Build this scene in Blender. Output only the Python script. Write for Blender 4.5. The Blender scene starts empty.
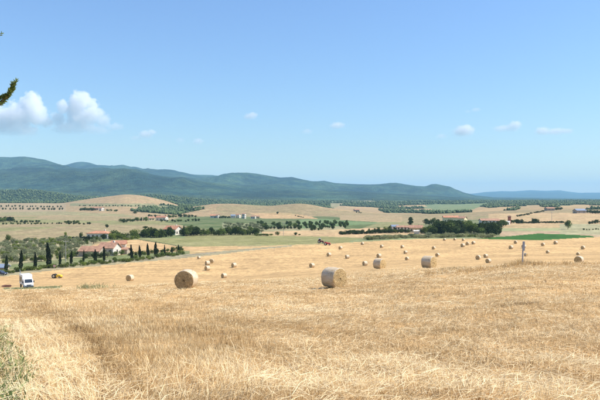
import bpy, bmesh, math, random
import numpy as np
from mathutils import Vector, Matrix

R = math.radians
random.seed(7)
rng = np.random.default_rng(11)
scene = bpy.context.scene
C = scene.collection

# ------------------------------------------------------------------ camera, world, sun, exposure
F = 640.0            # focal length in photo pixels (600 px wide photograph)
CAMZ = 24.0          # eye height above the plain
SUN_EL, SUN_AZ = 50.0, 89.0      # azimuth measured from +Y (view direction) towards +X (right)

cd = bpy.data.cameras.new("camera")
cam = bpy.data.objects.new("camera", cd)
C.objects.link(cam)
cam.location = (0, 0, CAMZ)
cam.rotation_euler = (R(90), 0, 0)
cd.sensor_width = 36.0
cd.lens = 36.0 * F / 600.0
cd.clip_start = 0.05
cd.clip_end = 90000
scene.camera = cam

world = bpy.data.worlds.new("World")
scene.world = world
world.use_nodes = True
wt = world.node_tree
bg = wt.nodes["Background"]
sky = wt.nodes.new("ShaderNodeTexSky")
sky.sky_type = 'NISHITA'
sky.sun_disc = False
sky.sun_elevation = R(SUN_EL)
sky.sun_rotation = R(SUN_AZ)
sky.altitude = 3000
sky.air_density = 2.2
sky.dust_density = 0.0
sky.ozone_density = 10.0
hsv = wt.nodes.new("ShaderNodeHueSaturation")
hsv.inputs["Saturation"].default_value = 1.0
hsv.inputs["Hue"].default_value = 0.508
wt.links.new(sky.outputs[0], hsv.inputs["Color"])
wt.links.new(hsv.outputs[0], bg.inputs[0])
bg.inputs[1].default_value = 0.121

sl = bpy.data.lights.new("sun", 'SUN')
sl.energy = 5.0
sl.angle = R(0.53)
sl.color = (1.0, 0.955, 0.88)
sun = bpy.data.objects.new("sun", sl)
C.objects.link(sun)
sd = Vector((math.sin(R(SUN_AZ)) * math.cos(R(SUN_EL)), math.cos(R(SUN_AZ)) * math.cos(R(SUN_EL)), math.sin(R(SUN_EL))))
sun.rotation_euler = sd.to_track_quat('Z', 'Y').to_euler()
sun.location = sd * 300

vs = scene.view_settings
vs.view_transform = 'Standard'
vs.look = 'None'
vs.gamma = 1
vs.use_curve_mapping = False
vs.exposure = 0.47

cy = scene.cycles
cy.use_denoising = True
cy.max_bounces = 14
cy.diffuse_bounces = 3
cy.glossy_bounces = 2
cy.transmission_bounces = 4
cy.transparent_max_bounces = 12
cy.volume_bounces = 12
cy.volume_max_steps = 256

# ------------------------------------------------------------------ numeric helpers
def _hash(ix, iy, seed):
    h = (ix.astype(np.int64) * 374761393 + iy.astype(np.int64) * 668265263 + seed * 1274126177) & 0xFFFFFFFF
    h = ((h ^ (h >> 13)) * 1274126177) & 0xFFFFFFFF
    return ((h ^ (h >> 16)) & 0xFFFF) / 65535.0

def vnoise(x, y, seed=0):
    x = np.asarray(x, float); y = np.asarray(y, float)
    ix = np.floor(x); iy = np.floor(y)
    fx = x - ix; fy = y - iy
    fx = fx * fx * (3 - 2 * fx); fy = fy * fy * (3 - 2 * fy)
    a = _hash(ix, iy, seed); b = _hash(ix + 1, iy, seed); c = _hash(ix, iy + 1, seed); d = _hash(ix + 1, iy + 1, seed)
    return (a + (b - a) * fx) * (1 - fy) + (c + (d - c) * fx) * fy

def fbm(x, y, seed=0, octv=4):
    s = 0.0; a = 0.5
    for k in range(octv):
        s = s + a * (vnoise(x * 2 ** k, y * 2 ** k, seed + k * 17) - 0.5)
        a *= 0.5
    return s          # about -0.5 .. 0.5

def sstep(a, b, x):
    t = np.clip((x - a) / (b - a), 0, 1)
    return t * t * (3 - 2 * t)

def inpoly(px, py, poly):
    inside = np.zeros(px.shape, bool)
    n = len(poly)
    for i in range(n):
        x0, y0 = poly[i]; x1, y1 = poly[(i + 1) % n]
        cond = (y0 > py) != (y1 > py)
        with np.errstate(divide='ignore', invalid='ignore'):
            xi = (x1 - x0) * (py - y0) / (y1 - y0 + 1e-12) + x0
        inside ^= cond & (px < xi)
    return inside

# ------------------------------------------------------------------ terrain: profiles of the land at growing distances
RA = {0: 157, 10: 157, 25: 156.5, 35: 158, 45: 160, 55: 163, 65: 166.5, 75: 168, 90: 169, 110: 170, 130: 171, 150: 174, 170: 176, 190: 178, 205: 178,
      212: 177, 218: 176, 230: 174, 247: 173, 260: 174.5, 270: 176, 280: 177.5, 292: 177, 300: 179, 312: 181.5, 325: 181, 335: 183, 355: 184,
      370: 184.5, 380: 184, 390: 183, 397: 183, 405: 184.5, 415: 186, 425: 186.5, 432: 184, 437: 184, 445: 186, 450: 187, 455: 189.5, 465: 193,
      475: 195.5, 500: 198.3, 600: 199.3, 900: 199}
RB = {-200: 164, 0: 160, 40: 164, 55: 166, 65: 165.5, 75: 162.5, 82: 162, 90: 163, 100: 166, 110: 166.5, 118: 165.5, 123: 165, 130: 167, 140: 170, 150: 171.5,
      157: 171, 162: 170, 170: 173, 180: 174, 195: 175, 212: 175, 218: 176, 230: 177, 300: 183, 400: 188, 475: 197, 600: 199}
PROFILES = [
    (1.5, 'z', {0: -1.7}),
    (8, 'z', {0: -2.45}),
    (50, 'z', {-300: -7.4, 0: -7.3, 100: -7.1, 186: -6.75, 334: -6.4, 428: -5.75, 488: -5.45, 523: -5.1, 600: -5.1, 900: -5.1}),
    (90, 'z', {0: -12.9, 131: -12.2, 186: -11.6, 224: -11.5, 312: -10.9, 334: -10.6, 379: -9.75, 428: -9.45, 488: -9.5, 523: -9.0, 600: -9.1}),
    (148, 'z', {0: -20.2, 131: -18.8, 186: -18.6, 224: -18.5, 312: -17.0, 334: -16.4, 379: -15.5, 428: -14.9, 488: -15.0, 523: -14.3, 600: -14.4}),
    (190, 'z', {0: -22.8, 131: -22.2, 224: -22.1, 312: -20.5, 379: -19.4, 428: -18.5, 488: -18.6, 523: -17.6, 600: -17.0}),
    (260, 'z', {0: -23.3, 200: -22.3, 379: -21.3, 600: -20.5}),
    (350, 'z', {0: -23.0, 300: -22.3, 420: -21.5, 500: -20.7, 600: -20.5}),
    (500, 'z', {0: -23, 300: -23, 450: -21.5, 520: -20.2, 600: -20}),
    (700, 'z', {0: -22.3, 100: -23, 300: -24, 400: -23.5, 450: -22, 500: -18.5, 600: -18}),
    (1000, 'p', {0: 213, 60: 212, 100: 210, 150: 212, 200: 216.5, 250: 217, 300: 216.5, 350: 215.3, 400: 214.5, 450: 213, 500: 210.5, 550: 209.5, 600: 209.5}),
    (1250, 'p', {0: 208, 60: 207, 100: 203, 125: 201, 150: 207, 165: 211, 175: 211, 192: 207.5, 215: 204.3, 232: 204.2, 255: 205.8, 270: 206.6, 285: 205, 300: 204,
                 312: 205.3, 325: 208, 345: 210, 362: 211.8, 382: 213, 400: 213.5, 430: 212, 460: 211, 480: 210.5, 500: 209, 520: 208, 540: 207, 560: 207, 600: 207.3}),
    (1500, 'p', {-200: 203, 0: 203.2, 60: 203.4, 77: 200.5, 107: 196, 125: 194, 140: 195, 150: 197, 165: 200.5, 180: 206, 200: 208.5, 250: 209, 300: 208.5, 350: 211, 400: 211.3,
                 450: 209, 500: 207.5, 550: 206.2, 600: 206}),
    (2000, 'p', {0: 203.4, 50: 203.4, 77: 203, 125: 199.5, 160: 203, 200: 207, 300: 206.5, 400: 207.5, 450: 206, 500: 204.2, 600: 203.8}),
    (2600, 'p', {-200: 192, 0: 191, 25: 190, 40: 191, 60: 194, 75: 196.5, 100: 197.5, 125: 197, 150: 195, 175: 197, 212: 201, 250: 203, 300: 202.5, 350: 203, 400: 203, 450: 202.5, 500: 201.8, 600: 201.4}),
    (3300, 'p', {0: 195.5, 60: 196.5, 100: 198, 150: 197.5, 212: 199.5, 300: 200.6, 400: 200.8, 500: 200.6, 600: 200.3}),
    (4500, 'p', {-200: 176, 0: 173, 30: 172, 62: 170, 75: 170, 90: 173, 110: 171, 125: 170.5, 135: 172, 150: 175, 170: 178, 200: 182, 250: 186, 300: 189, 400: 194, 450: 197, 500: 199.6, 600: 199.8}),
    (5300, 'p', {0: 172, 62: 174, 100: 176, 150: 178.5, 200: 182.5, 300: 188, 400: 193, 450: 197, 500: 199.5, 600: 199.8}),
    (6500, 'p', RA),
    (7200, 'p', {0: 161, 65: 170, 100: 171, 200: 178.5, 300: 184, 400: 188.5, 450: 193, 475: 198, 600: 199.6}),
    (8500, 'p', RB),
    (11000, 'p', {0: 185, 400: 194, 480: 198.5, 600: 199.4}),
    (18000, 'p', {0: 195, 450: 195, 475: 193.6, 485: 192.2, 500: 191.5, 515: 191.5, 530: 190.5, 545: 191, 560: 190.5, 570: 192, 580: 193, 600: 192.5, 650: 191.5, 700: 194, 900: 195}),
    (24000, 'p', {0: 199}),
    (31000, 'p', {0: 200.35}),
]
LD = np.log(np.array([p[0] for p in PROFILES]))

def base_z(px, d):
    px = np.asarray(px, float); d = np.asarray(d, float)
    K = len(PROFILES)
    zk = np.empty((K,) + px.shape)
    for k, (dk, mode, tab) in enumerate(PROFILES):
        xs = sorted(tab)
        ys = [tab[q] for q in xs]; e_ = 1.2 if dk > 4000 else 4.0
        v = 0.4 * np.interp(px, xs, ys) + 0.3 * (np.interp(px - e_, xs, ys) + np.interp(px + e_, xs, ys))
        zk[k] = v if mode == 'z' else -(v - 200.0) / F * dk
    h = np.diff(LD)
    sec = (zk[1:] - zk[:-1]) / h.reshape((-1,) + (1,) * px.ndim)
    m = np.zeros_like(zk)
    m[0] = sec[0]; m[-1] = sec[-1]
    for k in range(1, K - 1):
        a, b = sec[k - 1], sec[k]
        w1 = 2 * h[k] + h[k - 1]; w2 = h[k] + 2 * h[k - 1]
        with np.errstate(divide='ignore', invalid='ignore'):
            hm = (w1 + w2) / (w1 / a + w2 / b)
        m[k] = np.where(a * b > 0, np.nan_to_num(hm), 0)
    ld = np.clip(np.log(np.maximum(d, 0.5)), LD[0], LD[-1])
    i = np.clip(np.searchsorted(LD, ld, side='right') - 1, 0, K - 2)
    hh = h[i]; t = (ld - LD[i]) / hh
    ii = i[None]
    g = lambda A, q: np.take_along_axis(A, (i + q)[None], axis=0)[0]
    z0, z1, m0, m1 = g(zk, 0), g(zk, 1), g(m, 0), g(m, 1)
    t2 = t * t; t3 = t2 * t
    return (2 * t3 - 3 * t2 + 1) * z0 + (t3 - 2 * t2 + t) * hh * m0 + (-2 * t3 + 3 * t2) * z1 + (t3 - t2) * hh * m1

TH_MAX = R(52)
def px_d(x, y):
    th = np.arctan2(x, y); r = np.hypot(x, y)
    thc = np.clip(th, -TH_MAX, TH_MAX)
    return 300 + F * np.tan(thc), r * np.cos(thc)

def ground_z(x, y):
    """height of the land at a place, in world metres"""
    x = np.asarray(x, float); y = np.asarray(y, float)
    sh = x.shape
    x = x.ravel(); y = y.ravel()
    px, d = px_d(x, y)
    z = base_z(px, d)
    near = 1 - sstep(60, 140, d)
    z = z + near * (0.22 * fbm(x / 5.0, y / 5.0, 3, 3) + 0.20 * fbm(x / 1.3, y / 1.3, 5, 3)) * sstep(1.5, 6, d)
    mid = sstep(60, 200, d)
    z = z + mid * 0.5 * fbm(x / 60, y / 60, 9, 3) * (1 - sstep(600, 900, d))
    hills = sstep(800, 1100, d) * (1 - sstep(2000, 2600, d))
    z = z + hills * 6.0 * fbm(x / 220, y / 220, 21, 3)
    far = sstep(2300, 3400, d)
    z = z + far * (8 * fbm(x / 420, y / 420, 31, 4) + 6 * fbm(x / 60, y / 60, 37, 2))
    mt = sstep(3400, 4400, d) * (1 - sstep(9000, 11000, d))
    ldd = np.log(np.maximum(d, 1))
    crest = np.minimum.reduce([np.abs(ldd - math.log(q)) for q in (4500, 6500, 8500)])
    w = sstep(0.0, 0.13, crest) * mt * sstep(10, 150, z)
    rid = np.abs(fbm(x / 900 + 3.1 + 0.6 * fbm(x / 700, y / 900, 45, 2), y / 2600, 41, 3)) * 2
    rid2 = np.abs(fbm(x / 330 + 0.5 * fbm(x / 300, y / 400, 46, 2), y / 900, 43, 3)) * 2
    z = z + w * ((0.22 - rid) * 230 + (0.2 - rid2) * 90) + mt * 7 * fbm(x / 260, y / 260, 47, 3)
    z = z + sstep(11000, 15000, d) * 40 * fbm(x / 1800, y / 1800, 51, 4)
    return (CAMZ + z).reshape(sh)

def gz(x, y):
    return float(ground_z(np.array([x]), np.array([y]))[0])

_DS = np.exp(np.linspace(np.log(5), np.log(9000), 4000))
def hit(px, py, dmin=5.0):
    """the place on the land that a photo pixel looks at"""
    x = (px - 300) / F * _DS
    z = ground_z(x, _DS) - CAMZ
    yy = 200 - F * z / _DS
    ok = (yy <= py) & (_DS >= dmin)
    i = int(np.argmax(ok)) if ok.any() else len(_DS) - 1
    d = float(_DS[i])
    if i > 0 and _DS[i - 1] >= dmin and yy[i - 1] > py:
        t = (yy[i - 1] - py) / (yy[i - 1] - yy[i])
        d = float(_DS[i - 1] + t * (_DS[i] - _DS[i - 1]))
    xx = (px - 300) / F * d
    return Vector((xx, d, gz(xx, d)))

def at_d(px, d):
    xx = (px - 300) / F * d
    return Vector((xx, d, gz(xx, d)))

# ------------------------------------------------------------------ materials
def new_mat(name):
    m = bpy.data.materials.new(name); m.use_nodes = True
    nt = m.node_tree
    return m, nt, nt.nodes["Principled BSDF"]

def N(nt, kind, **kw):
    n = nt.nodes.new(kind)
    for k, v in kw.items(): setattr(n, k, v)
    return n

def noise_node(nt, vec, scale, detail=4, rough=0.55):
    n = N(nt, "ShaderNodeTexNoise")
    n.inputs["Scale"].default_value = scale
    n.inputs["Detail"].default_value = detail
    n.inputs["Roughness"].default_value = rough
    nt.links.new(vec, n.inputs["Vector"])
    return n

def mathn(nt, op, a, b=None):
    n = N(nt, "ShaderNodeMath", operation=op)
    for i, v in enumerate((a, b)):
        if v is None: continue
        if isinstance(v, (int, float)): n.inputs[i].default_value = v
        else: nt.links.new(v, n.inputs[i])
    return n.outputs[0]

def maprange(nt, v, a, b, c, d):
    n = N(nt, "ShaderNodeMapRange")
    n.inputs[1].default_value = a; n.inputs[2].default_value = b; n.inputs[3].default_value = c; n.inputs[4].default_value = d
    nt.links.new(v, n.inputs[0])
    return n.outputs[0]

def mixcol(nt, fac, a, b, blend='MIX'):
    n = N(nt, "ShaderNodeMix", data_type='RGBA', blend_type=blend)
    for idx, v in ((0, fac), (6, a), (7, b)):
        if isinstance(v, (int, float)): n.inputs[idx].default_value = v
        elif isinstance(v, (tuple, list)): n.inputs[idx].default_value = tuple(v) + ((1,) if len(v) == 3 else ())
        else: nt.links.new(v, n.inputs[idx])
    return n.outputs[2]

def scaled(nt, src, sx, sy, sz=1, rot=0):
    n = N(nt, "ShaderNodeMapping")
    n.inputs["Scale"].default_value = (sx, sy, sz)
    n.inputs["Rotation"].default_value = (0, 0, rot)
    nt.links.new(src, n.inputs["Vector"])
    return n.outputs[0]

def rough_mat(name, col, var=0.25, scale=4, rough=0.85, bump=0.0, bscale=None, spec=0.3, metal=0):
    m, nt, b = new_mat(name)
    tc = N(nt, "ShaderNodeTexCoord").outputs["Object"]
    n = noise_node(nt, tc, scale)
    f = maprange(nt, n.outputs[0], 0.25, 0.75, 1 - var, 1 + var)
    v = N(nt, "ShaderNodeVectorMath", operation='SCALE'); v.inputs[0].default_value = col
    nt.links.new(f, v.inputs["Scale"])
    nt.links.new(v.outputs[0], b.inputs["Base Color"])
    b.inputs["Roughness"].default_value = rough
    b.inputs["Specular IOR Level"].default_value = spec
    b.inputs["Metallic"].default_value = metal
    if bump:
        n2 = noise_node(nt, tc, bscale or scale * 3)
        bn = N(nt, "ShaderNodeBump"); bn.inputs["Strength"].default_value = bump
        bn.inputs["Distance"].default_value = 0.05
        nt.links.new(n2.outputs[0], bn.inputs["Height"]); nt.links.new(bn.outputs[0], b.inputs["Normal"])
    return m

def land_mat(name, kind):
    m, nt, b = new_mat(name)
    pos = N(nt, "ShaderNodeNewGeometry").outputs["Position"]
    col = N(nt, "ShaderNodeVertexColor", layer_name="col").outputs["Color"]
    b.inputs["Roughness"].default_value = 0.95
    b.inputs["Specular IOR Level"].default_value = 0.1
    if kind == 'stubble':
        fine = noise_node(nt, pos, 9.0, 5, 0.7)
        clump = noise_node(nt, pos, 1.1, 4, 0.6)
        rows = noise_node(nt, scaled(nt, pos, 0.02, 0.33, 0.05, R(-7)), 1.0, 4, 0.6)
        rows2 = noise_node(nt, scaled(nt, pos, 0.05, 1.3, 0.05, R(-7)), 1.0, 3, 0.6)
        broad = noise_node(nt, pos, 0.05, 3, 0.5)
        c = mixcol(nt, 1.0, col, maprange(nt, rows.outputs[0], 0.3, 0.7, 0.80, 1.15), 'MULTIPLY')
        c = mixcol(nt, 1.0, c, maprange(nt, rows2.outputs[0], 0.3, 0.7, 0.82, 1.14), 'MULTIPLY')
        c = mixcol(nt, 1.0, c, maprange(nt, broad.outputs[0], 0.35, 0.65, 0.88, 1.1), 'MULTIPLY')
        c = mixcol(nt, 1.0, c, maprange(nt, clump.outputs[0], 0.3, 0.7, 0.72, 1.2), 'MULTIPLY')
        c = mixcol(nt, 1.0, c, maprange(nt, fine.outputs[0], 0.3, 0.7, 0.6, 1.3), 'MULTIPLY')
        mid = noise_node(nt, scaled(nt, pos, 0.5, 0.22, 0.3), 1.0, 5, 0.65)
        c = mixcol(nt, 1.0, c, maprange(nt, mid.outputs[0], 0.3, 0.7, 0.78, 1.2), 'MULTIPLY')
        b2 = N(nt, "ShaderNodeBump"); b2.inputs["Strength"].default_value = 0.7; b2.inputs["Distance"].default_value = 0.12
        hsum = mathn(nt, 'ADD', fine.outputs[0], mathn(nt, 'MULTIPLY', rows2.outputs[0], 2.0))
        nt.links.new(hsum, b2.inputs["Height"]); nt.links.new(b2.outputs[0], b.inputs["Normal"])
    elif kind == 'wood':
        crown = N(nt, "ShaderNodeTexVoronoi"); crown.inputs["Scale"].default_value = 0.085
        nt.links.new(pos, crown.inputs["Vector"])
        stand = noise_node(nt, pos, 0.004, 5, 0.6)
        patch = noise_node(nt, pos, 0.02, 4, 0.6)
        c = mixcol(nt, maprange(nt, stand.outputs[0], 0.4, 0.62, 0, 1), col, (0.058, 0.094, 0.044))
        c = mixcol(nt, 1.0, c, maprange(nt, patch.outputs[0], 0.3, 0.7, 0.45, 1.55), 'MULTIPLY')
        c = mixcol(nt, 1.0, c, maprange(nt, crown.outputs["Distance"], 0.0, 0.8, 1.2, 0.7), 'MULTIPLY')
        hill = noise_node(nt, pos, 0.0022, 4, 0.55)
        c = mixcol(nt, 1.0, c, maprange(nt, hill.outputs[0], 0.35, 0.65, 0.62, 1.35), 'MULTIPLY')
        b2 = N(nt, "ShaderNodeBump"); b2.inputs["Strength"].default_value = 0.6; b2.inputs["Distance"].default_value = 7.0; b2.invert = True
        nt.links.new(crown.outputs["Distance"], b2.inputs["Height"]); nt.links.new(b2.outputs[0], b.inputs["Normal"])
    else:
        s = 0.25 if kind == 'land' else 1.0
        fine = noise_node(nt, pos, 1.4 * s, 5, 0.7)
        rows = noise_node(nt, scaled(nt, pos, 0.012, 0.14, 0.05, R(-9)), 1.0, 4, 0.6)
        broad = noise_node(nt, pos, 0.03, 4, 0.6)
        tan = mixcol(nt, maprange(nt, broad.outputs[0], 0.42, 0.66, 0, {'grass': 0.32, 'crop': 0.0}.get(kind, 0.3)), col, (0.24, 0.25, 0.10) if kind == 'land' else (0.42, 0.35, 0.18))
        c = mixcol(nt, 1.0, tan, maprange(nt, rows.outputs[0], 0.3, 0.7, 0.86, 1.12), 'MULTIPLY')
        c = mixcol(nt, 1.0, c, maprange(nt, fine.outputs[0], 0.3, 0.7, 0.58, 1.36), 'MULTIPLY')
        tuft = noise_node(nt, pos, 0.09 if kind == 'land' else 0.2, 4, 0.65)
        c = mixcol(nt, 1.0, c, maprange(nt, tuft.outputs[0], 0.32, 0.68, 0.74, 1.2), 'MULTIPLY')
    nt.links.new(c, b.inputs["Base Color"])
    return m

def leaf_mat(name, dark, light, trans=0.25):
    m, nt, b = new_mat(name)
    t = N(nt, "ShaderNodeAttribute", attribute_name="tint").outputs["Fac"]
    oi = N(nt, "ShaderNodeObjectInfo").outputs["Random"]
    c = mixcol(nt, t, dark, light)
    c = mixcol(nt, 1.0, c, maprange(nt, oi, 0, 1, 0.75, 1.25), 'MULTIPLY')
    nt.links.new(c, b.inputs["Base Color"])
    b.inputs["Roughness"].default_value = 0.7
    b.inputs["Specular IOR Level"].default_value = 0.2
    tr = N(nt, "ShaderNodeBsdfTranslucent"); nt.links.new(c, tr.inputs["Color"])
    mx = N(nt, "ShaderNodeMixShader"); mx.inputs[0].default_value = trans
    nt.links.new(b.outputs[0], mx.inputs[1]); nt.links.new(tr.outputs[0], mx.inputs[2])
    nt.links.new(mx.outputs[0], nt.nodes["Material Output"].inputs["Surface"])
    return m

def straw_mat(name, c0, c1, c2, trans=0.25):
    m, nt, b = new_mat(name)
    t = N(nt, "ShaderNodeAttribute", attribute_name="tint").outputs["Fac"]
    r = N(nt, "ShaderNodeValToRGB")
    e = r.color_ramp.elements
    e[0].position = 0; e[0].color = (*c0, 1); e[1].position = 1; e[1].color = (*c2, 1)
    q = e.new(0.5); q.color = (*c1, 1)
    nt.links.new(t, r.inputs[0])
    nt.links.new(r.outputs[0], b.inputs["Base Color"])
    b.inputs["Roughness"].default_value = 0.55
    b.inputs["Specular IOR Level"].default_value = 0.35
    tr = N(nt, "ShaderNodeBsdfTranslucent"); nt.links.new(r.outputs[0], tr.inputs["Color"])
    mx = N(nt, "ShaderNodeMixShader"); mx.inputs[0].default_value = trans
    nt.links.new(b.outputs[0], mx.inputs[1]); nt.links.new(tr.outputs[0], mx.inputs[2])
    nt.links.new(mx.outputs[0], nt.nodes["Material Output"].inputs["Surface"])
    return m

M = {}
M['stubble'] = land_mat('stubble_ground', 'stubble')
M['grass'] = land_mat('grass_ground', 'grass')
M['land'] = land_mat('farm_land', 'land')
M['crop'] = land_mat('crop_ground', 'crop')
M['wood'] = land_mat('wooded_land', 'wood')
M['straw'] = straw_mat('straw', (0.17, 0.095, 0.03), (0.64, 0.415, 0.165), (0.96, 0.79, 0.47))
M['weed'] = leaf_mat('weed_leaf', (0.07, 0.11, 0.025), (0.30, 0.34, 0.12))
M['leaf_a'] = leaf_mat('leaf_green', (0.028, 0.05, 0.008), (0.19, 0.25, 0.05))
M['leaf_b'] = leaf_mat('leaf_dark', (0.014, 0.03, 0.007), (0.10, 0.145, 0.03))
M['leaf_c'] = leaf_mat('leaf_olive', (0.14, 0.155, 0.07), (0.37, 0.385, 0.21))
M['leaf_d'] = leaf_mat('leaf_yellow_green', (0.05, 0.08, 0.01), (0.26, 0.31, 0.06))
M['cypress'] = leaf_mat('cypress_needles', (0.010, 0.022, 0.009), (0.034, 0.055, 0.02), 0.1)
M['reed'] = leaf_mat('reed_leaf', (0.19, 0.20, 0.08), (0.44, 0.41, 0.20))
M['spray'] = leaf_mat('conifer_spray', (0.06, 0.10, 0.02), (0.32, 0.40, 0.11), 0.4)
M['redbrush'] = leaf_mat('red_brush', (0.20, 0.09, 0.07), (0.42, 0.22, 0.17))
M['bark'] = rough_mat('bark', (0.10, 0.075, 0.05), 0.35, 8, 0.95, 0.5)
M['palebark'] = rough_mat('pale_bark', (0.30, 0.20, 0.12), 0.35, 8, 0.95, 0.5)
M['tile'] = rough_mat('terracotta_roof', (0.43, 0.205, 0.12), 0.35, 0.9, 0.9, 0.3, 3)
M['tile2'] = rough_mat('old_terracotta_roof', (0.40, 0.22, 0.135), 0.35, 0.9, 0.9, 0.3, 3)
M['tile3'] = rough_mat('orange_roof', (0.50, 0.235, 0.13), 0.35, 0.9, 0.9, 0.3, 3)
M['plaster'] = rough_mat('white_plaster', (0.66, 0.60, 0.50), 0.2, 1.2)
M['cream'] = rough_mat('cream_plaster', (0.74, 0.63, 0.36), 0.08, 0.7)
M['stone'] = rough_mat('stone_wall', (0.38, 0.31, 0.23), 0.25, 2.0, 0.9, 0.4)
M['redbrick'] = rough_mat('red_brick', (0.33, 0.11, 0.07), 0.2, 2.0)
M['pane'] = rough_mat('window_glass', (0.03, 0.04, 0.05), 0.1, 1, 0.12, spec=0.6)
M['wooddark'] = rough_mat('dark_wood', (0.11, 0.065, 0.035), 0.3, 3)
M['greymetal'] = rough_mat('blue_grey_metal', (0.22, 0.26, 0.32), 0.15, 1.5, 0.5)
M['darkblue'] = rough_mat('dark_blue_paint', (0.045, 0.06, 0.09), 0.1, 2, 0.35, spec=0.5)
M['platemetal'] = rough_mat('dull_plate', (0.42, 0.42, 0.43), 0.2, 5, 0.6)
M['white'] = rough_mat('white_paint', (0.80, 0.80, 0.79), 0.03, 1, 0.35, spec=0.5)
M['black'] = rough_mat('black_rubber', (0.018, 0.018, 0.02), 0.2, 4, 0.8)
M['darkgrey'] = rough_mat('dark_plastic', (0.04, 0.042, 0.048), 0.2, 3, 0.5)
M['chrome'] = rough_mat('steel', (0.5, 0.5, 0.5), 0.1, 3, 0.35, metal=0.8)
M['yellow'] = rough_mat('yellow_paint', (0.78, 0.50, 0.03), 0.08, 2, 0.4, spec=0.5)
M['red'] = rough_mat('red_paint', (0.62, 0.04, 0.05), 0.08, 2, 0.4, spec=0.5)
M['darkred'] = rough_mat('dark_red_paint', (0.22, 0.03, 0.03), 0.1, 2, 0.4, spec=0.5)
M['lamp'] = rough_mat('headlight_glass', (0.75, 0.76, 0.78), 0.03, 2, 0.15, spec=0.6)
M['amber'] = rough_mat('amber_print', (0.36, 0.27, 0.17), 0.6, 3, 0.5)
M['pinkboard'] = rough_mat('faded_pink_board', (0.55, 0.38, 0.36), 0.1, 2, 0.6)
M['postwood'] = rough_mat('weathered_post', (0.42, 0.40, 0.38), 0.3, 6, 0.9, 0.5)
M['polewood'] = rough_mat('utility_pole_wood', (0.40, 0.36, 0.31), 0.2, 1)
M['asphalt'] = None

# ------------------------------------------------------------------ mesh helpers
def np_mesh(name, V, Fc, smooth=False, tint=None, col=None):
    V = np.asarray(V, np.float32); Fc = np.asarray(Fc, np.int32)
    n, k = Fc.shape
    me = bpy.data.meshes.new(name)
    me.vertices.add(len(V)); me.vertices.foreach_set("co", V.ravel())
    me.loops.add(n * k); me.loops.foreach_set("vertex_index", Fc.ravel())
    me.polygons.add(n); me.polygons.foreach_set("loop_start", np.arange(0, n * k, k, dtype=np.int32))
    if smooth: me.polygons.foreach_set("use_smooth", np.ones(n, bool))
    me.update(calc_edges=True)
    if tint is not None:
        a = me.attributes.new("tint", 'FLOAT', 'FACE'); a.data.foreach_set("value", np.asarray(tint, np.float32))
    if col is not None:
        a = me.color_attributes.new("col", 'FLOAT_COLOR', 'POINT')
        c4 = np.ones((len(V), 4), np.float32); c4[:, :3] = col
        a.data.foreach_set("color", c4.ravel())
    return me

def link(name, me, mat=None, parent=None, loc=None):
    if mat is not None and len(me.materials) == 0: me.materials.append(mat)
    o = bpy.data.objects.new(name, me); C.objects.link(o)
    if parent is not None: o.parent = parent
    if loc is not None: o.location = loc
    return o

def tag(o, label, cat, group=None):
    o["label"] = label; o["category"] = cat
    if group: o["group"] = group
    return o

def thing(name, label, cat, loc=(0, 0, 0), rz=0, group=None, scale=1):
    o = bpy.data.objects.new(name, None); C.objects.link(o)
    o.location = loc; o.rotation_euler = (0, 0, rz)
    o.scale = (scale,) * 3 if not isinstance(scale, (tuple, list)) else scale
    o.empty_display_size = 0.2
    return tag(o, label, cat, group)

class MB:
    def __init__(s): s.v = []; s.f = []
    def box(s, x0, x1, y0, y1, z0, z1):
        b = len(s.v)
        s.v += [(x0, y0, z0), (x1, y0, z0), (x1, y1, z0), (x0, y1, z0), (x0, y0, z1), (x1, y0, z1), (x1, y1, z1), (x0, y1, z1)]
        s.f += [tuple(b + i for i in q) for q in ((0, 3, 2, 1), (4, 5, 6, 7), (0, 1, 5, 4), (1, 2, 6, 5), (2, 3, 7, 6), (3, 0, 4, 7))]
        return s
    def prism(s, prof, a0, a1, axis='y'):
        """a closed outline (u, w) pushed along an axis"""
        b = len(s.v); n = len(prof)
        for a in (a0, a1):
            for u, w in prof:
                s.v.append((u, a, w) if axis == 'y' else (a, u, w) if axis == 'x' else (u, w, a))
        s.f.append(tuple(b + i for i in range(n))); s.f.append(tuple(b + n + i for i in reversed(range(n))))
        for i in range(n):
            j = (i + 1) % n
            s.f.append((b + i, b + n + i, b + n + j, b + j))
        return s
    def tube(s, pts, rads, seg=7):
        b = len(s.v); pts = [Vector(p) for p in pts]
        for i, p in enumerate(pts):
            d = (pts[min(i + 1, len(pts) - 1)] - pts[max(i - 1, 0)]).normalized()
            u = d.cross(Vector((0, 0, 1)) if abs(d.z) < 0.9 else Vector((1, 0, 0))).normalized(); w = d.cross(u)
            for k in range(seg):
                a = 2 * math.pi * k / seg
                s.v.append(tuple(p + (u * math.cos(a) + w * math.sin(a)) * rads[i]))
        for i in range(len(pts) - 1):
            for k in range(seg):
                k2 = (k + 1) % seg
                s.f.append((b + i * seg + k, b + i * seg + k2, b + (i + 1) * seg + k2, b + (i + 1) * seg + k))
        s.f.append(tuple(b + k for k in reversed(range(seg))))
        s.f.append(tuple(b + (len(pts) - 1) * seg + k for k in range(seg)))
        return s
    def mesh(s, name, mat=None, bevel=0, smooth=False):
        me = bpy.data.meshes.new(name); me.from_pydata(s.v, [], s.f)
        bm = bmesh.new(); bm.from_mesh(me)
        bmesh.ops.recalc_face_normals(bm, faces=bm.faces)
        if bevel: bmesh.ops.bevel(bm, geom=list(bm.edges), offset=bevel, segments=2, affect='EDGES', profile=0.6)
        if smooth:
            for f in bm.faces: f.smooth = True
        bm.to_mesh(me); bm.free()
        if mat is not None: me.materials.append(mat)
        return me
    def build(s, name, mat, parent=None, bevel=0, smooth=False, loc=None):
        return link(name, s.mesh(name, mat, bevel, smooth), None, parent, loc)

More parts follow.
